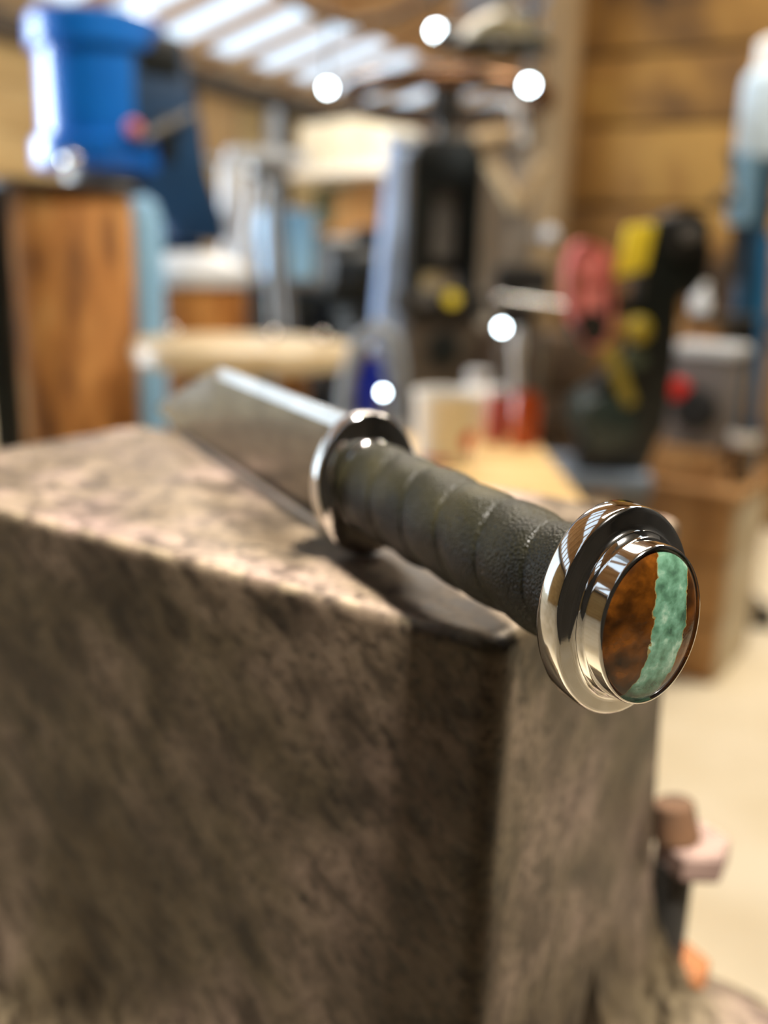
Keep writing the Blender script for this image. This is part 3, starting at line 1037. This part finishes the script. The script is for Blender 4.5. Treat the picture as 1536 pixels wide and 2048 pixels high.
MB().cyl((.0, -.09, zof(890, 690, Y)), (.0, -.094, zof(890, 690, Y)), .04).build('cover_plate', BLACK, fp)
MB().cyl((WR * .62, -WR * .5, wc.z - .015), (WR * .66, -WR * .53, wc.z - .10), .014).build('wheel_handle', WHITE, fp)

# grey machine with tan arms to the right of the press
Y = 2.9
mb_ = pt(1030, 620, Y)
dm = thing('drill_stand', (mb_.x, mb_.y, 0), 'grey drill stand with two tan wooden arms meeting in a V by the wall post', 'stand', -.1)
top = zof(1010, 290, Y)
MB().box((0, 0.05, top / 2), (.075, .07, top), bev=.006).build('column', mat('grey_brown_iron', [(112, 100, 86), (140, 128, 112)], rough=.6, scale=6), dm)
TANP = mat('tan_arm_wood', [(176, 150, 112), (202, 178, 138)], rough=.6, scale=6)
vx = pt(1035, 420, Y) - Vector((mb_.x, mb_.y, 0))
va = pt(965, 300, Y) - Vector((mb_.x, mb_.y, 0))
vb = pt(1085, 320, Y) - Vector((mb_.x, mb_.y, 0))
MB().cyl((vx.x, -.03, vx.z), (va.x, -.04, va.z), .021).build('arm', TANP, dm)
MB().cyl((vx.x, -.03, vx.z), (vb.x, -.04, vb.z), .021).build('arm', TANP, dm)
vc = pt(950, 287, Y) - Vector((mb_.x, mb_.y, 0))
vd = pt(1045, 265, Y) - Vector((mb_.x, mb_.y, 0))
MB().cyl((vc.x, -.06, vc.z), (vd.x, -.06, vd.z), .027).build('cross_bar', TANP, dm)
kk = pt(1020, 228, Y) - Vector((mb_.x, mb_.y, 0))
MB().cyl((0, .03, top - .03), (kk.x, -.03, kk.z), .012).build('stem', GREYST, dm)
MB().sphere((kk.x, -.03, kk.z), .035).build('head_knob', PALEST, dm)
k2 = pt(1098, 470, Y) - Vector((mb_.x, mb_.y, 0))
MB().cyl((.02, .03, k2.z), (k2.x, -.02, k2.z), .012).build('side_arm', GREYST, dm)
MB().sphere((k2.x, -.02, k2.z), .024).build('side_knob', PALEST, dm)
MB().box((0, 0.03, .02), (.3, .26, .04), bev=.006).build('base', DARKST, dm)

# brown cabinet behind the jars, bench vise on top
Y = 2.25
cbp = pt(1060, 800, Y)
ct_ = zof(1060, 665, Y)
wc_ = thing('tool_chest', (cbp.x, cbp.y, 0), 'dark wooden tool chest with drawers under the grey bench vise', 'chest')
MB().box((0, 0, ct_ / 2), (.25, .24, ct_), bev=.005).build('body', WOODD, wc_)
for k in range(4):
    d = MB().box((0, -.124, ct_ - .06 - k * .115), (.225, .016, .10), bev=.003).build('drawer', WOODD, wc_)
    MB().sphere((0, -.14, ct_ - .06 - k * .115), .012).build('knob', GREYST, d)
vs = pt(1030, 640, Y)
vi = thing('bench_vise', (vs.x, vs.y, ct_), 'grey steel bench vise on the dark tool chest beside the fly press', 'vise', 0.2)
H_ = zof(1030, 535, Y) - ct_
MB().lathe([(.06, 0), (.06, .012), (.045, .02), (.042, H_ * .35)], seg=24).build('swivel_base', DARKST, vi)
MB().box((0, .0, H_ * .55), (.11, .09, H_ * .45), bev=.012).build('body', GREYST, vi)
MB().box((.025, .03, H_ * .88), (.12, .04, H_ * .30), bev=.006).build('fixed_jaw', GREYST, vi)
MB().box((-.01, -.06, H_ * .80), (.12, .045, H_ * .46), bev=.008).build('moving_jaw', DARKST, vi)
MB().cyl((0, -.08, H_ * .52), (0, -.125, H_ * .52), .015).build('screw', GREYST, vi)
hd = MB().cyl((-.075, -.122, H_ * .56), (.075, -.122, H_ * .46), .006).build('handle', POLISH, vi)
for s in (-1, 1):
    MB().sphere((s * .078, -.122, H_ * (.51 - s * .05)), .012).build('handle_ball', POLISH, hd)
bl = pt(1004, 655, 2.0)  # glowing ball and its rod added for the glint on the vise handle
tag(MB().cyl((bl.x, bl.y, 0), (bl.x, bl.y, bl.z - .018), .008).build('glint_rod', GREYST), 'slim grey floor rod added to carry a glowing glint by the tool chest', 'rod')
lb = thing('bulb', (bl.x, bl.y, bl.z - .018), 'glowing white ball for the glint on the bench vise handle end', 'bulb')
MB().sphere((0, 0, .018), .0075).build('glass', GLOW, lb)
MB().cyl((0, 0, 0), (0, 0, .011), .006).build('socket', GREYST, lb)

# ------------------------------------------------------------------ bench with cup, jars and bottle
BZ = 0.628
bench = thing('workbench', (0.055, 1.06, 0), 'low pale wooden workbench behind the anvil carrying cup and jars', 'bench')
for k in range(6):
    MB().box((0.0, -.24 + k * .098, BZ - .015), (0.32, .094, .03), bev=.003).build('board', WOOD, bench)
for sx in (-1, 1):
    for sy in (-1, 1):
        MB().box((sx * .12, sy * .2, (BZ - .03) / 2), (.06, .06, BZ - .03), bev=.004).build('leg', WOODB, bench)
for sy in (-1, 1):
    MB().box((0, sy * .2, BZ - .07), (.22, .025, .07), bev=.003).build('apron', WOODB, bench)

q = onz(888, 922, BZ)
cup = thing('paper_cup', (q.x, q.y, BZ), 'white paper cup with an orange spot on the pale bench', 'cup')
s_ = q.y / 1900
r0, r1, ch = 56 * s_, 66 * s_, 140 * s_
MB().lathe([(r0 * .9, 0.003), (r0, 0), (r0 + .001, .004), (r1, ch - .004), (r1 + .002, ch - .001), (r1 + .001, ch + .002), (r1 - .002, ch), (r0 - .001, .006), (.002, .006)], seg=36, cap=False).build('body', WHITE, cup)


def patch(parent, name, rfun, a0, a1, z0, z1, m, oval_=False):
    rows = []
    n = 12
    for i in range(n + 1):
        v = i / n
        z = z0 + (z1 - z0) * v
        w = math.sqrt(max(0, 1 - (2 * v - 1) ** 2)) if oval_ else 1
        w = max(w, .02)
        ac, ah = (a0 + a1) / 2, (a1 - a0) / 2 * w
        rows.append([Vector((math.cos(ac - ah + 2 * ah * k / n) * (rfun(z) + .0006), math.sin(ac - ah + 2 * ah * k / n) * (rfun(z) + .0006), z)) for k in range(n + 1)])
    return MB().quadgrid(rows).build(name, m, parent)


rf_ = lambda z: r0 + .001 + (r1 - r0 - .001) * (z - .004) / (ch - .008)
ORSP = mat('orange_print', (228, 84, 44), rough=.6)
PKSP = mat('pink_print', (226, 120, 116), rough=.6)
patch(cup, 'orange_spot', rf_, math.radians(-62), math.radians(-22), ch * .22, ch * .50, ORSP, True)
patch(cup, 'pink_band', rf_, math.radians(-140), math.radians(-80), ch * .0 + .005, ch * .13, PKSP)

q = onz(950, 868, BZ)
bot = thing('plastic_bottle', (q.x, q.y, BZ), 'white plastic bottle with a pale cap behind the paper cup', 'bottle')
s_ = q.y / 1900
hh = 128 * s_
MB().lathe([(.02 * 1, 0), (38 * s_, .001), (40 * s_, .006), (40 * s_, hh * .58), (34 * s_, hh * .72), (20 * s_, hh * .80), (19 * s_, hh * .86)], seg=32).build('body', BLUEW if False else WHITE, bot)
MB().cyl((0, 0, hh * .84), (0, 0, hh), 24 * s_).build('cap', PALEST, bot)
for (px, py, w, hpx, m, nm, lab, ct) in ((990, 885, 19, 105, REDJ, 'paint_tin', 'slim dull red tin between white bottle and orange jar', 'tin'),
                                         (1046, 893, 30, 112, ORANGE, 'glazed_jar', 'orange brown glazed jar standing on the pale bench', 'jar')):
    q = onz(px, py, BZ)
    s_ = q.y / 1900
    r_ = w * s_
    hh = hpx * s_
    t = thing(nm, (q.x, q.y, BZ), lab, ct)
    MB().lathe([(r_ * .5, .001), (r_ * .93, 0), (r_, .005), (r_ * 1.02, hh * .75), (r_ * .9, hh * .92), (r_ * .92, hh), (r_ * .82, hh), (r_ * .8, hh * .8), (r_ * .8, .01), (.002, .01)], seg=32, cap=False).build('body', m, t)
    if nm == 'paint_tin':
        MB().lathe([(r_ * .96, hh - .004), (r_ * .98, hh), (r_ * .9, hh + .006), (.002, hh + .007)], seg=32).build('lid', PALEST, t)
q = onz(1046, 893, BZ)
s_ = q.y / 1900
for i, (dx, dy, ml, lab) in enumerate(((-.008, .004, PALEST, 'pale handled brush standing in the orange jar, left one'), (.009, -.003, GREYST, 'grey handled brush standing in the orange jar, right one'))):
    br = thing('brush', (q.x + dx, q.y + dy, BZ + .010), lab, 'brush', 0, 'brushes in the orange jar')
    zt2 = zof(1046, 655 + 12 * i, q.y) - BZ - .01
    MB().cyl((0, 0, 0), (0.004 * (1 if i else -1), 0, zt2 * .35), .006).build('handle', WOODB, br)
    MB().cyl((0.004 * (1 if i else -1), 0, zt2 * .35), (0.008 * (1 if i else -1), 0, zt2 * .7), .0075).build('ferrule', ml, br)
    MB().lathe([(.0075, 0), (.010, zt2 * .12), (.006, zt2 * .30)], (0.008 * (1 if i else -1), 0, zt2 * .7), 14).build('bristles', ml, br)

# bent grey tube stand with a blue jug in front of the pale blue post
Y = 1.5
a_ = pt(690, 800, Y)
st_ = thing('bent_tube_stand', (a_.x, a_.y, 0), 'bent grey tube stand arching over a cobalt blue jug', 'stand')
pth = []
for px, py in ((690, 812), (700, 740), (722, 680), (755, 655), (788, 680), (797, 740), (800, 812)):
    p_ = pt(px, py, Y)
    pth.append((p_.x - a_.x, 0, p_.z))
    # feet stand below
zlow = pth[0][2] - .03
pth = [(pth[0][0] - .01, 0, 0)] + pth + [(pth[-1][0] + .01, 0, 0)]
MB().tube(pth, .013, 12).build('arch_tube', mat('tube_grey_paint', [(140, 148, 156), (164, 172, 180)], rough=.45, scale=6), st_)
MB().box(((pth[0][0] + pth[-1][0]) / 2, 0, zlow), (abs(pth[-1][0] - pth[0][0]) + .02, .16, .014), bev=.003).build('shelf', GREYST, st_)
j0 = pt(742, 790, Y)
jug = thing('jug', (j0.x, j0.y, zlow + .009), 'small cobalt blue jug with a steel cap under the bent grey tube', 'jug')
jh = zof(742, 715, Y) - zlow - .007
MB().lathe([(.018, 0), (.024, .003), (.026, jh * .5), (.016, jh * .82), (.010, jh)], seg=28).build('body', BLUEP, jug)
MB().tube([(.012, 0, jh * .9), (.032, 0, jh * .85), (.036, 0, jh * .6), (.025, 0, jh * .4)], .004).build('handle', BLUEP, jug)
MB().sphere((0, 0, jh + .004), .010).build('cap', POLISH, jug)
bq = pt(766, 785, 1.1)
bl2 = thing('bulb', (bq.x, bq.y, BZ), 'small glowing ball standing for a glint on the bench just above the guard', 'bulb')
MB().cyl((0, 0, 0), (0, 0, bq.z - BZ - .004), .004).build('stem', GREYST, bl2)
MB().sphere((0, 0, bq.z - BZ), .0032).build('glass', GLOW, bl2)  # glow put in for a shiny reflection above the guard

# ------------------------------------------------------------------ right: belt grinder
Y = 1.75
gb = pt(1225, 935, Y)
gz = gb.z
gs = thing('grinder_stand', (gb.x, gb.y, 0), 'blue grey steel stand under the black belt grinder', 'stand', -.15)
MB().box((-.03, .02, gz - .015), (.19, .20, .03), bev=.004).build('top', mat('blue_grey_paint', [(110, 124, 142), (134, 148, 164)], rough=.5, scale=6), gs)
for sx in (-1, 1):
    for sy in (-1, 1):
        MB().box((-.03 + sx * .07, .02 + sy * .075, (gz - .03) / 2), (.04, .04, gz - .03), bev=.003).build('leg', GREYST, gs)
gr = thing('belt_grinder', (gb.x, gb.y, gz), 'black belt grinder with pink belt wheel and yellow sticker', 'grinder')
k_ = Y / 1900 * 1.02


def gp(px, py):
    p_ = pt(px, py, Y)
    return (p_.x - gb.x, p_.z - gz)


body = [gp(*q) for q in ((1150, 928), (1160, 800), (1185, 770), (1262, 700), (1275, 560), (1298, 440), (1345, 432), (1392, 455), (1412, 500), (1400, 560), (1372, 590), (1338, 588), (1335, 740), (1322, 840), (1280, 935))]
MB().prism(body, (0, 0, 0), (1, 0, 0), (0, 0, 1), .085, bev=.008).build('body', BLACK, gr)
sq = [gp(*q) for q in ((1243, 452), (1298, 448), (1278, 540), (1220, 552))]
MB().prism(sq, (0, -.040, 0), (1, 0, 0), (0, 0, 1), .02, bev=.004).build('sticker', YELLOW, gr)
w0 = gp(1175, 590)
# tall pink belt loop on the left
lp_ = []
cx, cz = w0
rw, rh = 44 * k_, 100 * k_
tl = math.radians(8)
for k in range(40):
    a = 2 * math.pi * k / 40
    x_, z_ = math.cos(a) * rw, math.sin(a) * rh
    lp_.append((cx + x_ * math.cos(tl) - z_ * math.sin(tl) * -1 * -1, cz + x_ * math.sin(tl) * -1 + z_ * math.cos(tl)))
rows = []
for (x_, z_) in lp_:
    dx, dz = (x_ - cx) * .93, (z_ - cz) * .97
    rows.append([Vector((x_, -.035, z_)), Vector((x_, .03, z_)), Vector((cx + dx, .03, cz + dz)), Vector((cx + dx, -.035, cz + dz))])
MB().quadgrid(rows, close_u=True, close_v=True).build('belt', PINK, gr, angle=50)
MB().lathe([(.02, -.03), (.030, -.03), (.032, .026), (.02, .028)], (cx, 0, cz + rh * .60), 28, Vector((0, 1, 0))).build('upper_wheel', PINK, gr)
MB().lathe([(.02, -.03), (.030, -.03), (.032, .026), (.02, .028)], (cx + .006, 0, cz - rh * .60), 28, Vector((0, 1, 0))).build('lower_wheel', DARKST, gr)
MB().box((cx + .005, 0, cz), (.050, .05, rh * 1.3), bev=.012).build('platen', PINK, gr)
x0_, z0_ = gp(1222, 610)
MB().box(((cx + x0_) / 2 + .02, .0, z0_), (abs(x0_ - cx) + .06, .03, .03), bev=.004).build('belt_arm', DARKST, gr)
a0_, a1_ = gp(1205, 690), gp(1245, 800)
MB().cyl((a0_[0], -.055, a0_[1]), (a1_[0], -.055, a1_[1]), .014).build('tension_lever', mat('dull_yellow_paint', (150, 134, 50), rough=.5), gr)
a2 = gp(1262, 655)
MB().sphere((a2[0], -.05, a2[1]), .024).build('yellow_knob', mat('mustard_plastic', (170, 150, 34), rough=.4), gr)
a3 = gp(1358, 470)
MB().lathe([(.025, -.052), (.04, -.05), (.042, .045), (.03, .05)], (a3[0], 0, a3[1]), 28, Vector((0, 1, 0))).build('drive_wheel', BLACKR, gr)
MB().cyl((a3[0], -.05, a3[1]), (a3[0], -.07, a3[1]), .012).build('axle_bolt', GREYST, gr)
a4 = gp(1205, 835)
MB().lathe([(.02, -.07), (.05, -.06), (.058, -.02), (.058, .07), (.04, .085)], (a4[0], 0, a4[1]), 28, Vector((0, 1, 0))).build('motor', mat('dark_green_grey', [(40, 52, 48), (58, 72, 66)], rough=.4, scale=8), gr)
a5 = gp(1255, 710)
MB().cyl((a5[0], -.045, a5[1]), (a5[0], -.06, a5[1]), .02).build('cap', GREEN, gr)

# crate, wooden blocks, switch box, metal beaker
CR = -.6
cc = pt(1457, 1100, 1.90)
ctop = zof(1457, 985, 1.90) - .018
cw = .262
cm = Vector((cc.x, cc.y, 0)) + Matrix.Rotation(CR, 3, 'Z') @ Vector((-cw / 2, cw / 2, 0))
crate = thing('wooden_crate', (cm.x, cm.y, 0), 'square wooden crate of wide boards on the floor at right', 'crate', CR)
LITSIDE = mat('lit_crate_board', [(196, 180, 150), (214, 200, 172)], rough=.7, scale=5)  # paler colour paints the light on the crate's right side
nb = 3
for k in range(nb):
    zz0 = ctop * k / nb
    MB().box((0, -cw / 2, zz0 + ctop / nb / 2), (cw, .016, ctop / nb - .006), bev=.003).build('front_board', WOODB, crate)
    MB().box((cw / 2, 0, zz0 + ctop / nb / 2), (.016, cw - .018, ctop / nb - .006), bev=.003).build('side_board', LITSIDE, crate)
    MB().box((-cw / 2, 0, zz0 + ctop / nb / 2), (.016, cw - .018, ctop / nb - .006), bev=.003).build('side_board', WOODB, crate)
    MB().box((0, cw / 2, zz0 + ctop / nb / 2), (cw, .016, ctop / nb - .006), bev=.003).build('back_board', WOODB, crate)
MB().box((0, 0, ctop + .008), (cw + .03, cw + .03, .018), bev=.004).build('lid', WOODB, crate)
TZ = ctop + .017
bzz = TZ
RC = Matrix.Rotation(CR, 3, 'Z')
for i, (w, d_, hh, rz_, lab) in enumerate(((.185, .15, .036, CR + .06, 'lowest brown timber offcut in the stack on the crate'), (.165, .13, .030, CR - .05, 'uppermost brown timber offcut under the grey switch box'))):
    b_ = cm + RC @ Vector((-.03 + .01 * i, -.015 + .01 * i, 0))
    o = thing('timber_offcut', (b_.x, b_.y, bzz), lab, 'offcut', rz_, 'timber offcuts on the crate')
    MB().box((0, 0, hh / 2), (w, d_, hh), bev=.004).build('piece', WOODB, o)
    MB().box((w / 2 + .0005, 0, hh / 2), (.002, d_ - .012, hh - .010)).build('end_grain', CARD, o)
    bzz += hh
bp = cm + RC @ Vector((.005, .01, 0))
sb = thing('switch_box', (bp.x, bp.y, bzz), 'grey switch box with a red stop button on the timber offcuts', 'switch', CR)
bw = .128
bh = zof(1428, 712, bp.y - .08) - bzz
GREYB = mat('grey_enamel', [(112, 106, 104), (130, 124, 122)], rough=.5, scale=6)
MB().box((0, 0, bh / 2), (bw, .12, bh), bev=.006).build('body', GREYB, sb)
MB().box((0, 0, bh + .008), (bw + .014, .138, .022), bev=.004).build('lid', PALEST, sb)
MB().lathe([(.015, -.012), (.022, -.008), (.024, .006), (.018, .018), (.002, .021)], (-.035, -.070, bh * .62), 24, Vector((0, -1, 0))).build('stop_button', REDP, sb)
MB().lathe([(.03, -.012), (.044, -.008), (.047, .008), (.038, .018), (.002, .020)], (.006, -.070, bh * .42), 28, Vector((0, -1, 0))).build('rotary_knob', BLACKR, sb)
for s_ in (-.7, .7):
    MB().cyl((bw / 2 - .018, -.059, bh * (.5 + s_ * .55)), (bw / 2 - .018, -.063, bh * (.5 + s_ * .55)), .005).build('screw', GREYST, sb)
mq = cm + RC @ Vector((.112, -.03, 0))
bk = thing('metal_beaker', (mq.x, mq.y, TZ), 'small shiny steel beaker on the crate at the right edge', 'beaker')
mh = zof(1503, 868, mq.y) - TZ
MB().lathe([(.016, .002), (.024, 0), (.026, .004), (.028, mh - .004), (.030, mh), (.027, mh), (.024, .008), (.002, .008)], seg=32, cap=False).build('body', mat('brown_steel', [(96, 84, 72), (124, 112, 98)], rough=.25, metal=.8, scale=20), bk)
MB().lathe([(.0285, mh - .022), (.030, mh - .021), (.032, mh + .001), (.028, mh + .002)], seg=32, cap=False).build('rim', WHITE, bk)

# blue drill press at the right edge
Y = 2.35
dq = pt(1503, 420, Y)
dp = thing('drill_press', (dq.x, dq.y, 0), 'pale blue pillar drill press with a white cap at the right edge', 'drill')
zt1, zt0 = zof(1503, 235, Y), zof(1503, 310, Y)
zA, zB, zC, zD = zof(1503, 150, Y), zof(1503, 318, Y), zof(1475, 450, Y), zof(1503, 75, Y)
MB().lathe([(.035, zB), (.052, zB + .004), (.054, zB + .02), (.054, zA - .02), (.048, zA), (.036, zA + .01)], seg=32).build('head', mat('very_pale_blue_paint', [(188, 210, 226), (206, 224, 236)], rough=.4, scale=4), dp)
MB().lathe([(.032, zA + .005), (.036, zA + .012), (.030, zA + .05), (.033, zA + .055), (.030, zD - .01), (.018, zD)], seg=28).build('cap', WHITE, dp)
MB().lathe([(.03, zC), (.034, zC + .006), (.036, zB - .02), (.046, zB + .005)], (-.022, 0, 0), 28).build('quill', BLUEW, dp)
MB().cyl((-.022, 0, zof(1475, 560, Y)), (-.022, 0, zC + .01), .017).build('chuck', DARKST, dp)
MB().cyl((.05, .10, 0), (.05, .10, zA - .05), .034).build('column', TEAL, dp)
MB().box((.03, .06, zB + .06), (.07, .12, .09), bev=.008).build('bracket', TEAL, dp)
tz_ = zof(1475, 640, Y)
MB().box((-.0, 0, tz_), (.18, .19, .022), bev=.004).build('table', DARKST, dp)
MB().box((.03, .06, tz_ - .04), (.05, .10, .06), bev=.006).build('table_bracket', DARKST, dp)
MB().box((.02, .06, .02), (.26, .34, .04), bev=.006).build('base', DARKST, dp)
for k in range(3):
    a = math.radians(90 + 120 * k)
    hnd = MB().cyl((-.06, -.03, zB - .06), (-.075, -.03 + math.cos(a) * .06, zB - .06 + math.sin(a) * .06), .005).build('feed_handle', GREYST, dp)
    MB().sphere((-.075, -.03 + math.cos(a) * .065, zB - .06 + math.sin(a) * .065), .012).build('handle_ball', BLACKR, hnd)
sr1 = pt(1512, 860, 2.2)
sr0 = pt(1536, 470, 2.2)
k_ = (sr0.x - sr1.x) / (sr0.z - sr1.z)
tag(MB().cyl((sr1.x - k_ * sr1.z, sr1.y, 0), (sr0.x, sr0.y, sr0.z), .012).build('blue_rod', mat('bright_teal_paint', [(20, 92, 138), (30, 110, 158)], rough=.4, scale=6)), 'thin blue rod standing upright behind the crate at the right edge', 'rod')

# small things on the golden wall side: pale bottle between grinder and drill
wq = pt(1397, 640, 2.8)
tp_ = thing('spray_bottle', (wq.x, wq.y, wq.z), 'small pale spray bottle on a brown plinth behind the switch box', 'bottle')
pl = MB().box((wq.x, wq.y, wq.z / 2), (.08, .08, wq.z), bev=.004).build('wooden_plinth', WOODB)
tag(pl, 'tall brown wooden plinth behind the grey switch box', 'plinth')
hh = zof(1397, 565, 2.8) - wq.z
MB().lathe([(.02, 0), (.026, .002), (.026, hh * .6), (.014, hh * .75), (.012, hh * .85)], seg=24).build('body', PALEST, tp_)
MB().box((-.006, 0, hh * .92), (.045, .02, hh * .16), bev=.004).build('nozzle', WHITE, tp_)

# ------------------------------------------------------------------ hanging lamps, imitated highlights and cable
for i, (px, py, Y, rr, lab) in enumerate(((1058, 170, 2.12, .011, 'glowing ball hung as the bright highlight of the ring wheel'),  # glow added to imitate a highlight on the wheel
                                          (655, 176, 4.2, .016, 'bright round glowing ball hanging over the cream cupboard'),  # glowing ball at a bright round spot
                                          (872, 62, 3.7, .018, 'bright bulb hanging with a black socket beside the olive dome lamp'))):
    c = pt(px, py, Y)
    o = thing('hanging_glow', (c.x, c.y, c.z), lab, 'lamp', 0, 'bare bulbs on flex')
    MB().sphere((0, 0, 0), rr).build('glass', GLOW, o)
    if i == 2:
        MB().lathe([(.03, -.03), (.06, -.02), (.062, .02), (.03, .05)], (.055, 0, -.03), 24).build('socket', BLACKR, o)
    else:
        MB().cyl((0, 0, rr * .8), (0, 0, rr * .8 + .04), .012).build('socket', GREYST, o)
    h_up = (RB + RU * ((c.xy - RB.xy).dot(EN.xy) / RU.xy.dot(EN.xy))).z - c.z if True else 1
    MB().cyl((0, 0, rr * .8 + .04), (0, 0, max(.3, h_up)), .005, seg=8).build('flex', BLACKR, o)
c = pt(1005, 62, 3.1)
dl = thing('dome_lamp', (c.x, c.y, c.z), 'olive enamel dome lamp with a dark rim under the roof', 'lamp')
MB().lathe([(.142, -.045), (.138, -.03), (.11, .01), (.06, .04), (.025, .05), (.02, .09)], seg=40, cap=False).build('shade', OLIVE, dl)
MB().tube([(math.cos(2 * math.pi * k / 40) * .143, math.sin(2 * math.pi * k / 40) * .143, -.046) for k in range(40)], .009, closed=True).build('rim', BLACKR, dl)
MB().cyl((0, 0, .085), (0, 0, .95), .006, seg=8).build('flex', BLACKR, dl)
MB().sphere((0, 0, -.01), .03).build('bulb', PALEST, dl)
cpts = []
for px, py in ((560, -20), (620, 25), (700, 50), (780, 40), (850, 5), (900, -30)):
    p_ = pt(px, py, 3.4)
    cpts.append(tuple(p_))
tag(MB().tube(cpts, .012, 8).build('cable', BLACKR), 'dark slack cable looping under the roof boards', 'cable')
